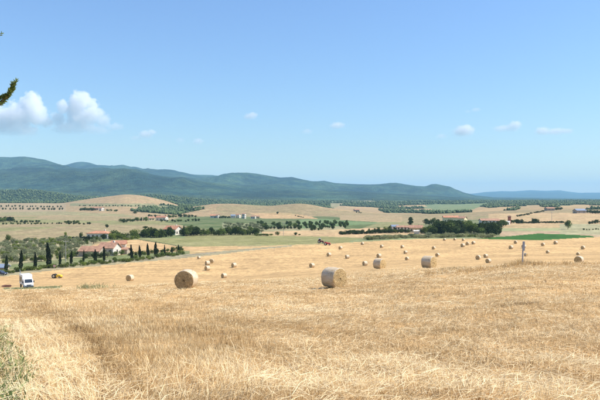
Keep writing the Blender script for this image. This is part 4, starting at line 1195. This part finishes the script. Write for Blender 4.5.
house('white_porch', "small white lean-to at the foot of the yellow front", 416.8, 233.6, 3.4, 2.4, 1.6, 0.5, -12, 'plaster', 'plaster', 1, False, False)
house('grey_store', "pale grey store building at the left end of the dark hedge's yard", 394.6, 229.6, 5, 5, 2.4, 1.0, 10, 'plaster', 'greymetal', 2, False, False)
house('long_red_roofed_house', "long red-roofed house rising behind the hamlet grove", 451, 222.4, 15, 7, 4.8, 1.6, -3, 'cream', 'tile3', 5, True, True, dmin=350)
house('cream_house', "tall cream house with a gable above the hamlet grove", 462.5, 223.4, 6, 6.5, 4.6, 1.6, -38, 'cream', 'tile2', 2, True, True, dmin=300, storeys=2)
house('white_grove_house', "white house half hidden among the trees of the hamlet grove", 485.4, 231.6, 4.2, 4.5, 2.6, 1.0, 15, 'plaster', 'plaster', 2, True, False)
house('garden_hut', "small white hut low in the grove under the cream house", 465.8, 230, 2.4, 2.5, 1.9, 0.6, 12, 'plaster', 'greymetal', 1, False, False)
house('long_pink_building', "long low building with a pink roof behind the grove's right half", 489, 223.4, 16, 7, 2.6, 1.4, 3, 'plaster', 'tile2', 5, True, False, dmin=350)
house('white_end_house', "bright white house at the right end of the long pink roof", 498, 223.8, 3.2, 4, 2.6, 1.0, -15, 'plaster', 'tile2', 2, True, False, dmin=350)
house('white_tent_shed', "white tent-like shed in front of the red brick tower", 507.6, 224.6, 3.4, 3.5, 1.9, 1.0, -30, 'plaster', 'plaster', 1, False, False, dmin=330)
house('crest_house', "tiny far building at the clump on the brown hill's crest", 549.5, 210.6, 12, 8, 3.2, 1.6, 10, 'stone', 'tile2', 2, False, False, dmin=700)
house('far_shed', "dark roofed far shed by the wood on the right hill shoulder", 579.5, 213.2, 14, 8, 3.5, 2, 15, 'stone', 'greymetal', 2, False, False, dmin=500)

# brick tower
p = hit(509.4, 224, 330)
t = thing('brick_tower', "narrow red brick tower rising from the trees at right", 'tower', p, R(12))
MB().box(-0.95, 0.95, -0.95, 0.95, -0.5, 6.2).build('shaft', M['redbrick'], t)
MB().box(-1.15, 1.15, -1.15, 1.15, 6.2, 6.5).build('cornice', M['stone'], t)
MB().prism([(-1.2, 6.5), (1.2, 6.5), (0, 7.2)], -1.2, 1.2, 'y').build('roof', M['tile2'], t)
for zz in (3.2, 4.9): MB().box(-0.3, 0.3, -1.0, -0.9, zz, zz + 0.8).build('window', M['pane'], t)

# blue grey shed at the left edge
house('roadside_shed', "blue-grey metal roofed shed at the photo's left edge behind the cypress", 0.5, 270.6, 4.2, 4, 1.2, 0.8, 6, 'stone', 'greymetal', 1, False, False)

# ------------------------------------------------------------------ vehicles
def wheel(parent, x, y, z, r, w, name='wheel'):
    seg = 20
    o = MB()
    o.prism([(math.cos(a) * r, math.sin(a) * r) for a in np.linspace(0, 2 * math.pi, seg, endpoint=False)], -w / 2, w / 2, 'y')
    wo = link(name, o.mesh(name, M['black'], 0.02), None, parent); wo.location = (x, y, z)
    rm = MB().prism([(math.cos(a) * r * 0.55, math.sin(a) * r * 0.55) for a in np.linspace(0, 2 * math.pi, 14, endpoint=False)], -w / 2 - 0.012, w / 2 + 0.012, 'y')
    rm.build('rim', M['chrome'], wo)
    return wo

def truck(px, py):
    p = hit(px, py)
    t = thing('box_truck', "white box truck parked in the stubble facing us, shaded side to the left", 'truck', p, R(-56))
    # local +X is forward
    MB().box(-2.5, 0.75, -1.02, 1.02, 0.85, 2.95).build('cargo_box', M['white'], t, 0.04)
    for s in (-1, 1):
        MB().box(-2.2, 0.1, s * 1.03 - 0.012 if s < 0 else 1.022, s * 1.022 if s < 0 else 1.034, 1.35, 2.45).build('side_print', M['amber'], t)
    MB().box(-2.45, 2.3, -0.45, 0.45, 0.5, 0.83).build('chassis', M['darkgrey'], t)
    cab = MB().prism([(0.85, 0.45), (2.45, 0.45), (2.5, 1.05), (2.3, 1.3), (1.62, 2.12), (0.85, 2.15)], -0.95, 0.95, 'y').build('cab', M['white'], t, 0.05)
    def slab(name, pts, mat, par, off):
        a = [Vector(q) for q in pts]; nrm = (a[1] - a[0]).cross(a[2] - a[0]).normalized()
        mb = MB(); mb.v = [tuple(q + nrm * off) for q in a] + [tuple(q - nrm * 0.02) for q in a]
        mb.f = [(0, 1, 2, 3), (7, 6, 5, 4), (0, 4, 5, 1), (1, 5, 6, 2), (2, 6, 7, 3), (3, 7, 4, 0)]
        return mb.build(name, mat, par)
    ws = slab('windshield', [(2.24, -0.8, 1.38), (2.24, 0.8, 1.38), (1.68, 0.74, 2.05), (1.68, -0.74, 2.05)], M['pane'], cab, 0.018)
    for s in (-1, 1):
        MB().box(1.0, 1.62, s * 0.962 - 0.01, s * 0.962 + 0.01, 1.4, 1.95).build('side_window', M['pane'], cab)
        MB().box(2.44, 2.53, s * 0.68 - 0.17, s * 0.68 + 0.17, 0.82, 1.02).build('headlight', M['lamp'], cab)
        MB().box(1.75, 1.85, s * 1.12 - 0.1, s * 1.12 + 0.1, 1.35, 1.72).build('mirror', M['darkgrey'], cab)
    MB().box(2.47, 2.54, -0.42, 0.42, 0.80, 1.0).build('grille', M['darkgrey'], cab)
    MB().box(2.42, 2.6, -0.96, 0.96, 0.42, 0.68).build('bumper', M['darkgrey'], t, 0.03)
    for x in (-1.7, 1.75):
        for s in (-1, 1): wheel(t, x, s * 0.86, 0.38, 0.38, 0.24)
    # raised arm behind the box
    MB().tube([(-2.6, -0.75, 0.9), (-2.65, -0.8, 3.2), (-2.5, -0.95, 3.9)], [0.07, 0.07, 0.05], 8).build('loading_arm', M['greymetal'], t)
    return t
truck(26.6, 288.0)

p = hit(57, 278.2)
t = thing('farm_machine', "yellow farm machine with a big black wheel in the stubble beside the road", 'farm machine', p, R(-6))
wheel(t, -0.72, -0.45, 0.62, 0.62, 0.34); wheel(t, -0.72, 0.45, 0.62, 0.62, 0.34)
MB().prism([(-0.3, 0.35), (1.35, 0.3), (1.5, 0.6), (1.3, 0.95), (0.3, 1.15), (-0.3, 0.8)], -0.55, 0.55, 'y').build('hood', M['yellow'], t, 0.08, True)
MB().box(-1.25, -0.35, -0.24, 0.24, 0.6, 1.12).build('engine_block', M['darkgrey'], t, 0.04)
MB().box(-1.42, -1.22, -0.5, 0.5, 0.35, 0.95).build('front_plate', M['white'], t, 0.03)
wheel(t, 0.95, -0.5, 0.3, 0.3, 0.2); wheel(t, 0.95, 0.5, 0.3, 0.3, 0.2)

def tractor(px, py, body, label, cab=True, rz=0):
    p = hit(px, py)
    t = thing('tractor', label, 'tractor', p, R(rz), 'tractors at the field edge')
    MB().prism([(-0.2, 0.7), (1.6, 0.6), (1.65, 1.25), (-0.2, 1.45)], -0.36, 0.36, 'y').build('hood', M[body], t, 0.05)
    MB().box(-1.0, -0.2, -0.42, 0.42, 0.6, 1.2).build('rear_body', M['darkgrey'], t)
    for s in (-1, 1):
        wheel(t, -0.65, s * 0.68, 0.72, 0.72, 0.4); wheel(t, 1.25, s * 0.6, 0.42, 0.42, 0.26)
        MB().prism([(-1.4, 1.3), (0.05, 1.3), (-0.1, 1.55), (-1.2, 1.55)], s * 0.68 - 0.22, s * 0.68 + 0.22, 'y').build('mudguard', M[body], t)
    if cab:
        cb = MB().prism([(-0.95, 1.2), (0.15, 1.2), (0.0, 2.3), (-0.85, 2.3)], -0.5, 0.5, 'y').build('cab', M['pane'], t)
        MB().box(-1.0, 0.12, -0.58, 0.58, 2.3, 2.42).build('roof', M['white'], cb)
    else:
        MB().box(-0.75, -0.3, -0.25, 0.25, 1.2, 1.4).box(-0.8, -0.7, -0.25, 0.25, 1.4, 1.75).build('seat', M['black'], t)
        MB().tube([(0.05, 0, 1.3), (-0.1, 0, 1.7)], [0.03, 0.03], 6).build('steering_column', M['black'], t)
        MB().tube([(-0.95, -0.42, 1.2), (-0.95, -0.42, 2.2), (-0.95, 0.42, 2.2), (-0.95, 0.42, 1.2)], [0.04] * 4, 6).build('roll_bar', M['black'], t)
    MB().tube([(0.9, 0.2, 1.2), (0.9, 0.2, 2.0)], [0.04, 0.04], 6).build('exhaust', M['darkgrey'], t)
    return t
tractor(320.5, 243.2, 'darkred', "dark red tractor with a pale cab roof at the meadow edge", True, -12)
tractor(327, 245.4, 'red', "bright red tractor without a cab, right of the dark one", False, -15)

def car(px, py, rz, label):
    p = hit(px, py)
    t = thing('parked_car', label, 'car', p, R(rz))
    MB().prism([(-2.0, 0.35), (2.0, 0.35), (2.05, 0.7), (1.1, 0.88), (0.5, 1.38), (-1.1, 1.4), (-1.75, 0.95), (-2.05, 0.9)], -0.82, 0.82, 'y').build('body', M['darkblue'], t, 0.06)
    for s in (-1, 1):
        MB().prism([(-1.2, 0.95), (0.85, 0.92), (0.42, 1.3), (-1.0, 1.32)], s * 0.83 - 0.012, s * 0.83 + 0.012, 'y').build('side_window', M['pane'], t)
        for x in (-1.3, 1.3): wheel(t, x, s * 0.76, 0.31, 0.31, 0.2)
        MB().box(1.98, 2.08, s * 0.6 - 0.14, s * 0.6 + 0.14, 0.56, 0.7).build('headlight', M['lamp'], t)
car(0.3, 275.2, -10, "dark blue car on the road at the photo's left edge")

# ------------------------------------------------------------------ posts, poles, sign
p = at_d(522.6, 51.5)
t = thing('fence_post', "weathered grey wooden post standing in dry grass on the crest", 'post', p)
mb = MB(); mb.tube([(0.0, 0, -0.3), (0.005, 0, 0.6), (0.03, 0, 1.2), (0.055, 0, 1.82)], [0.058, 0.056, 0.062, 0.058], 10)
mb.build('post', M['postwood'], t)
MB().box(-0.03, 0.15, -0.1, -0.075, 1.12, 1.86).build('metal_plate', M['platemetal'], t, 0.004)
for zz in (1.22, 1.72): MB().tube([(0.045, -0.11, zz), (0.045, -0.085, zz)], [0.014, 0.014], 6).build('bolt', M['darkgrey'], t)

def pole(px, py, h, label, dmin=5):
    p = hit(px, py, dmin)
    t = thing('utility_pole', label, 'pole', p, R(20))
    MB().tube([(0, 0, -0.4), (0, 0, h)], [0.14, 0.09], 8).build('shaft', M['polewood'], t)
    MB().box(-0.8, 0.8, -0.06, 0.06, h - 0.6, h - 0.48).build('crossarm', M['polewood'], t)
    for x in (-0.7, 0, 0.7): MB().tube([(x, 0, h - 0.48), (x, 0, h - 0.25)], [0.05, 0.04], 6).build('insulator', M['white'], t)
pole(283.5, 235.6, 8.5, "pale utility pole in the dry strip above the meadow")
pole(551.8, 222.8, 9.5, "thin utility pole above the low hedge under the brown hill", 300)
pole(65.8, 262, 8.0, "thin utility pole rising behind the cypress row by the barn")

p = hit(54.5, 271.2)
t = thing('roadside_sign', "small faded pink roadside board on a grey pole between two cypresses", 'sign', p, R(-10))
MB().tube([(0, 0, -0.2), (0, 0, 1.9)], [0.05, 0.05], 8).build('pole', M['chrome'], t)
MB().box(-0.4, 0.4, -0.08, -0.055, 1.35, 2.05).build('board', M['pinkboard'], t)

# ------------------------------------------------------------------ tree at the left edge, its branch reaching into the frame
def near_tree():
    g = random.Random(3)
    d = 9.0
    def W(px, py, dd=d): return Vector(((px - 300) / F * dd, dd, CAMZ - (py - 200) / F * dd))
    base = Vector((-6.6, d, gz(-6.6, d)))
    t = thing('cypress_tree', "conifer branch with green needles reaching in at the photo's upper left edge", 'tree', base)
    L = lambda v: v - base
    tr = MB(); tr.tube([(0, 0, -0.3), (0.05, 0, 1.5), (0.0, 0.05, 3.5), (0.05, 0, 6.0), (0.02, 0, 7.6)], [0.20, 0.16, 0.12, 0.07, 0.02], 10)
    tr.build('trunk', M['bark'], t)
    gg = np.random.default_rng(9)
    pts = [W(-60, 118), W(-30, 113), W(-10, 107.5), W(1, 103), W(7, 96), W(12, 88.5), W(16.3, 80.5)]
    MB().tube([L(base + Vector((0.03, 0.0, 3.55)))] + [L(q) for q in pts], [0.05, 0.045, 0.036, 0.026, 0.02, 0.014, 0.009, 0.003], 8).build('limb', M['palebark'], t)
    # needle sprays
    def sprays(path, n, spread, name):
        path = [np.array(L(q)) for q in path]
        k = gg.integers(0, len(path) - 1, n); u = gg.uniform(0, 1, n)[:, None]
        A = np.array(path)[k]; B = np.array(path)[k + 1]
        P = A + (B - A) * u
        T = (B - A) / np.linalg.norm(B - A, axis=1)[:, None]
        frac = ((k + u[:, 0]) / (len(path) - 1))
        sp = spread * (1.0 - 0.75 * frac)
        off = gg.normal(0, 1, (n, 3)); off -= (off * T).sum(1)[:, None] * T; off /= np.linalg.norm(off, axis=1)[:, None]
        P = P + off * (sp * gg.uniform(0, 1, n))[:, None]
        D = T * 0.9 + off * 0.55 + gg.normal(0, 0.25, (n, 3)); D /= np.linalg.norm(D, axis=1)[:, None]
        Wd = np.cross(D, gg.normal(0, 1, (n, 3))); Wd /= np.linalg.norm(Wd, axis=1)[:, None]
        Ln = gg.uniform(0.025, 0.055, n)[:, None]
        V = np.stack([P, P + D * Ln * 0.5 + Wd * 0.006, P + D * Ln, P + D * Ln * 0.5 - Wd * 0.006], 1).reshape(-1, 3)
        me = np_mesh(name, V, np.arange(n * 4).reshape(n, 4), tint=np.clip(gg.normal(0.55, 0.25, n), 0, 1)); me.materials.append(M['spray'])
        link(name, me, None, t)
    sprays(pts[2:], 420, 0.03, 'needle_spray')
    for q in range(17):
        f_ = 0.12 + 0.68 * q / 16 ; k_ = 2 + f_ * (len(pts) - 3.001); a_ = int(k_); p_ = pts[a_].lerp(pts[min(a_ + 1, len(pts) - 1)], k_ - a_)
        tdir = (pts[min(a_ + 1, len(pts) - 1)] - pts[a_]).normalized()
        sd_ = Vector((g.uniform(-1, 1), g.uniform(-1, 1), g.uniform(-0.4, 1))).normalized()
        e_ = p_ + (tdir * 0.8 + sd_ * 0.75).normalized() * g.uniform(0.05, 0.10) * (1.3 - 0.9 * f_)
        sprays([p_, p_.lerp(e_, 0.5), e_], 46, 0.022, 'needle_spray')
        MB().tube([L(p_), L(e_)], [0.004, 0.0015], 5).build('twig', M['palebark'], t)
    sprays([W(-30, 113), W(-8, 100), W(2, 96.5)], 300, 0.04, 'needle_spray')
    sprays([W(-40, 50), W(-14, 42), W(1.5, 33)], 300, 0.05, 'needle_spray')
    MB().tube([L(base + Vector((0.02, 0.0, 4.9))), L(W(-40, 50)), L(W(-14, 42)), L(W(0, 34))], [0.035, 0.02, 0.012, 0.004], 7).build('limb', M['palebark'], t)
    # the rest of the crown, left of the frame
    cs, rs = [], []
    for i in range(60):
        h = g.uniform(1.2, 7.4); wmax = 0.75 * (1 - (h / 8.2) ** 2) + 0.12
        a = g.uniform(0, 6.28); r = wmax * math.sqrt(g.uniform(0, 1)) * 0.8
        cs.append((math.cos(a) * r - 0.15, math.sin(a) * r, h)); rs.append(0.26 * g.uniform(0.7, 1.2))
    V, Fq, tt = leaf_cloud(14000, cs, rs, 0.09, 4, 1.2, 0.5, 3.0)
    V = V.reshape(-1, 4, 3)
    wx = V[:, :, 0].max(1) + base.x; keep = wx < (-16 - 300) / F * (d - 0.9)
    V = V[keep].reshape(-1, 3); tt = tt[keep]
    me = np_mesh('crown', V, np.arange(len(V)).reshape(-1, 4), tint=tt); me.materials.append(M['leaf_d'])
    link('crown', me, None, t)
near_tree()

# ------------------------------------------------------------------ clouds
def cloud(label, puffs, dist, dens, thick=1.0, noise=0.9, nscale=1.0, soft=0.25):
    """puffs: (px, py, radius px); a volume shaped by soft balls and broken up by noise"""
    k = dist / F
    P = [((a - 300) * k, CAMZ + (200 - b) * k, r * k, sq) for a, b, r, sq in [(q + (1.0,))[:4] for q in puffs]]
    x0 = min(p[0] - p[2] * 1.25 for p in P); x1 = max(p[0] + p[2] * 1.25 for p in P)
    z0 = min(p[1] - p[2] * p[3] * 1.25 for p in P); z1 = max(p[1] + p[2] * p[3] * 1.25 for p in P)
    dy = max(p[2] for p in P) * 1.25
    c = Vector(((x0 + x1) / 2, dist, (z0 + z1) / 2))
    me = MB().box(x0 - c.x, x1 - c.x, -dy, dy, z0 - c.z, z1 - c.z).mesh('cloud')
    m = bpy.data.materials.new('cloud_vapour'); m.use_nodes = True; nt = m.node_tree
    nt.nodes.remove(nt.nodes["Principled BSDF"])
    tc = N(nt, "ShaderNodeTexCoord").outputs["Object"]
    big = P and max(p[2] for p in P)
    field = None
    g = random.Random(len(label))
    n0 = noise_node(nt, tc, nscale * 2.2 / big, 6, 0.62)
    for px_, pz, r, sq in P:
        v = N(nt, "ShaderNodeVectorMath", operation='SUBTRACT'); nt.links.new(tc, v.inputs[0]); v.inputs[1].default_value = (px_ - c.x, g.uniform(-0.15, 0.15) * big, pz - c.z)
        s = N(nt, "ShaderNodeVectorMath", operation='MULTIPLY'); nt.links.new(v.outputs[0], s.inputs[0]); s.inputs[1].default_value = (1 / r, 1 / r, 1 / (r * sq))
        ln = N(nt, "ShaderNodeVectorMath", operation='LENGTH'); nt.links.new(s.outputs[0], ln.inputs[0])
        q = mathn(nt, 'SUBTRACT', 1.0, ln.outputs["Value"])
        field = q if field is None else mathn(nt, 'MAXIMUM', field, q)
    f = mathn(nt, 'ADD', field, mathn(nt, 'MULTIPLY', mathn(nt, 'SUBTRACT', n0.outputs[0], 0.56), noise * 2))
    dd = maprange(nt, f, 0.0, soft, 0.0, dens)
    sz = N(nt, "ShaderNodeSeparateXYZ"); nt.links.new(tc, sz.inputs[0])
    hh = (z1 - z0) / 2
    dd = mathn(nt, 'MULTIPLY', dd, maprange(nt, sz.outputs[2], -hh * 0.6, hh * 0.6, 0.0, 1.0))
    pv = N(nt, "ShaderNodeVolumePrincipled")
    pv.inputs["Color"].default_value = (1, 1, 1, 1); pv.inputs["Anisotropy"].default_value = 0.0
    nt.links.new(dd, pv.inputs["Density"])
    nt.links.new(pv.outputs[0], nt.nodes["Material Output"].inputs["Volume"])
    m.cycles.volume_step_rate = 0.4
    o = link('cloud', me, m, None, c)
    tag(o, label, 'cloud', 'clouds in the blue sky')
    return o

CD = 15000
cloud("large white cumulus cloud at the photo's left edge", [(4, 122, 19), (18, 118, 18), (30, 108, 14), (33, 100, 9), (38, 116, 13), (44, 121, 8), (-14, 126, 18), (20, 133, 22, 0.5), (-20, 134, 20, 0.5)], CD, 0.008, nscale=1.35, soft=0.2)
cloud("large white cumulus cloud second from the left with a trailing edge", [(82, 102, 12), (76, 108, 12), (91, 105, 8), (94, 115, 12), (62, 107, 8), (58, 120, 9), (80, 120, 16), (102, 121, 9), (70, 130, 20, 0.45), (96, 132, 18, 0.4), (117, 127, 9, 0.5), (84, 141, 12, 0.4)], CD, 0.007, nscale=1.35, soft=0.2)
SM = [([(146, 135, 8, 0.6), (136, 139, 7, 0.5), (152, 132, 5, 0.6)], 0.0016, "thin cloud wisp right of the two large clouds"),
      ([(198, 142, 6, 0.7)], 0.0016, "small faint cloud above the ridge left of centre"),
      ([(180, 141, 5, 0.8)], 0.0008, "faintest cloud puff left of the small ridge cloud"),
      ([(250, 117, 7, 0.6), (253, 115, 5, 0.6)], 0.0018, "small high cloud puff left of the photo's middle"),
      ([(337, 126, 8, 0.5)], 0.002, "small flat cloud right of the photo's middle"),
      ([(307, 132, 6, 0.6)], 0.0009, "very faint cloud left of the small flat middle cloud"),
      ([(463, 132, 11, 0.62), (466, 129, 7, 0.7)], 0.0026, "round white cloud, leftmost of the three at right"),
      ([(515, 126, 7, 0.8), (503, 129.5, 11, 0.42), (512, 130, 7, 0.6)], 0.0022, "humped white cloud, middle of the three at right"),
      ([(544, 131.5, 9, 0.55), (555, 132.5, 10, 0.45), (567, 131.5, 6, 0.5)], 0.0022, "long flat white cloud, rightmost of the three at right"),
      ([(441, 137, 6, 0.6)], 0.0009, "faint cloud scrap left of the round white cloud"),
      ([(476, 110, 5, 0.5), (468, 112, 4, 0.6)], 0.0008, "faint high cloud scrap above the round white cloud")]
for pf, de, lab in SM: cloud(lab, [(a, b, r * 1.15, *rest) for a, b, r, *rest in pf], CD, de * 3.6, noise=0.6, nscale=0.9, soft=0.5)

# ------------------------------------------------------------------ the summer haze: one even box of air
HZ = bpy.data.materials.new('haze_air'); HZ.use_nodes = True
nt = HZ.node_tree; nt.nodes.remove(nt.nodes["Principled BSDF"])
pv = N(nt, "ShaderNodeVolumePrincipled")
pv.inputs["Color"].default_value = (0.41, 0.74, 1.0, 1)
pv.inputs["Density"].default_value = 6.7e-5
pv.inputs["Anisotropy"].default_value = 0.0
nt.links.new(pv.outputs[0], nt.nodes["Material Output"].inputs["Volume"])
zmin, zmax = 1e9, -1e9
for o in C.objects:
    if o.get("kind") == "structure":
        zs = [v[2] for v in o.bound_box]; zmin = min(zmin, min(zs)); zmax = max(zmax, max(zs))
hb = MB().box(-22000, 22000, -22000, 22000, zmin - 1.0, zmax + 60)
ho = hb.build('haze', HZ); ho["kind"] = "stuff"; ho["label"] = "pale summer haze over the whole valley"
print('land z', zmin, zmax, 'objects', len(C.objects), 'tris', sum(len(m.polygons) for m in bpy.data.meshes))
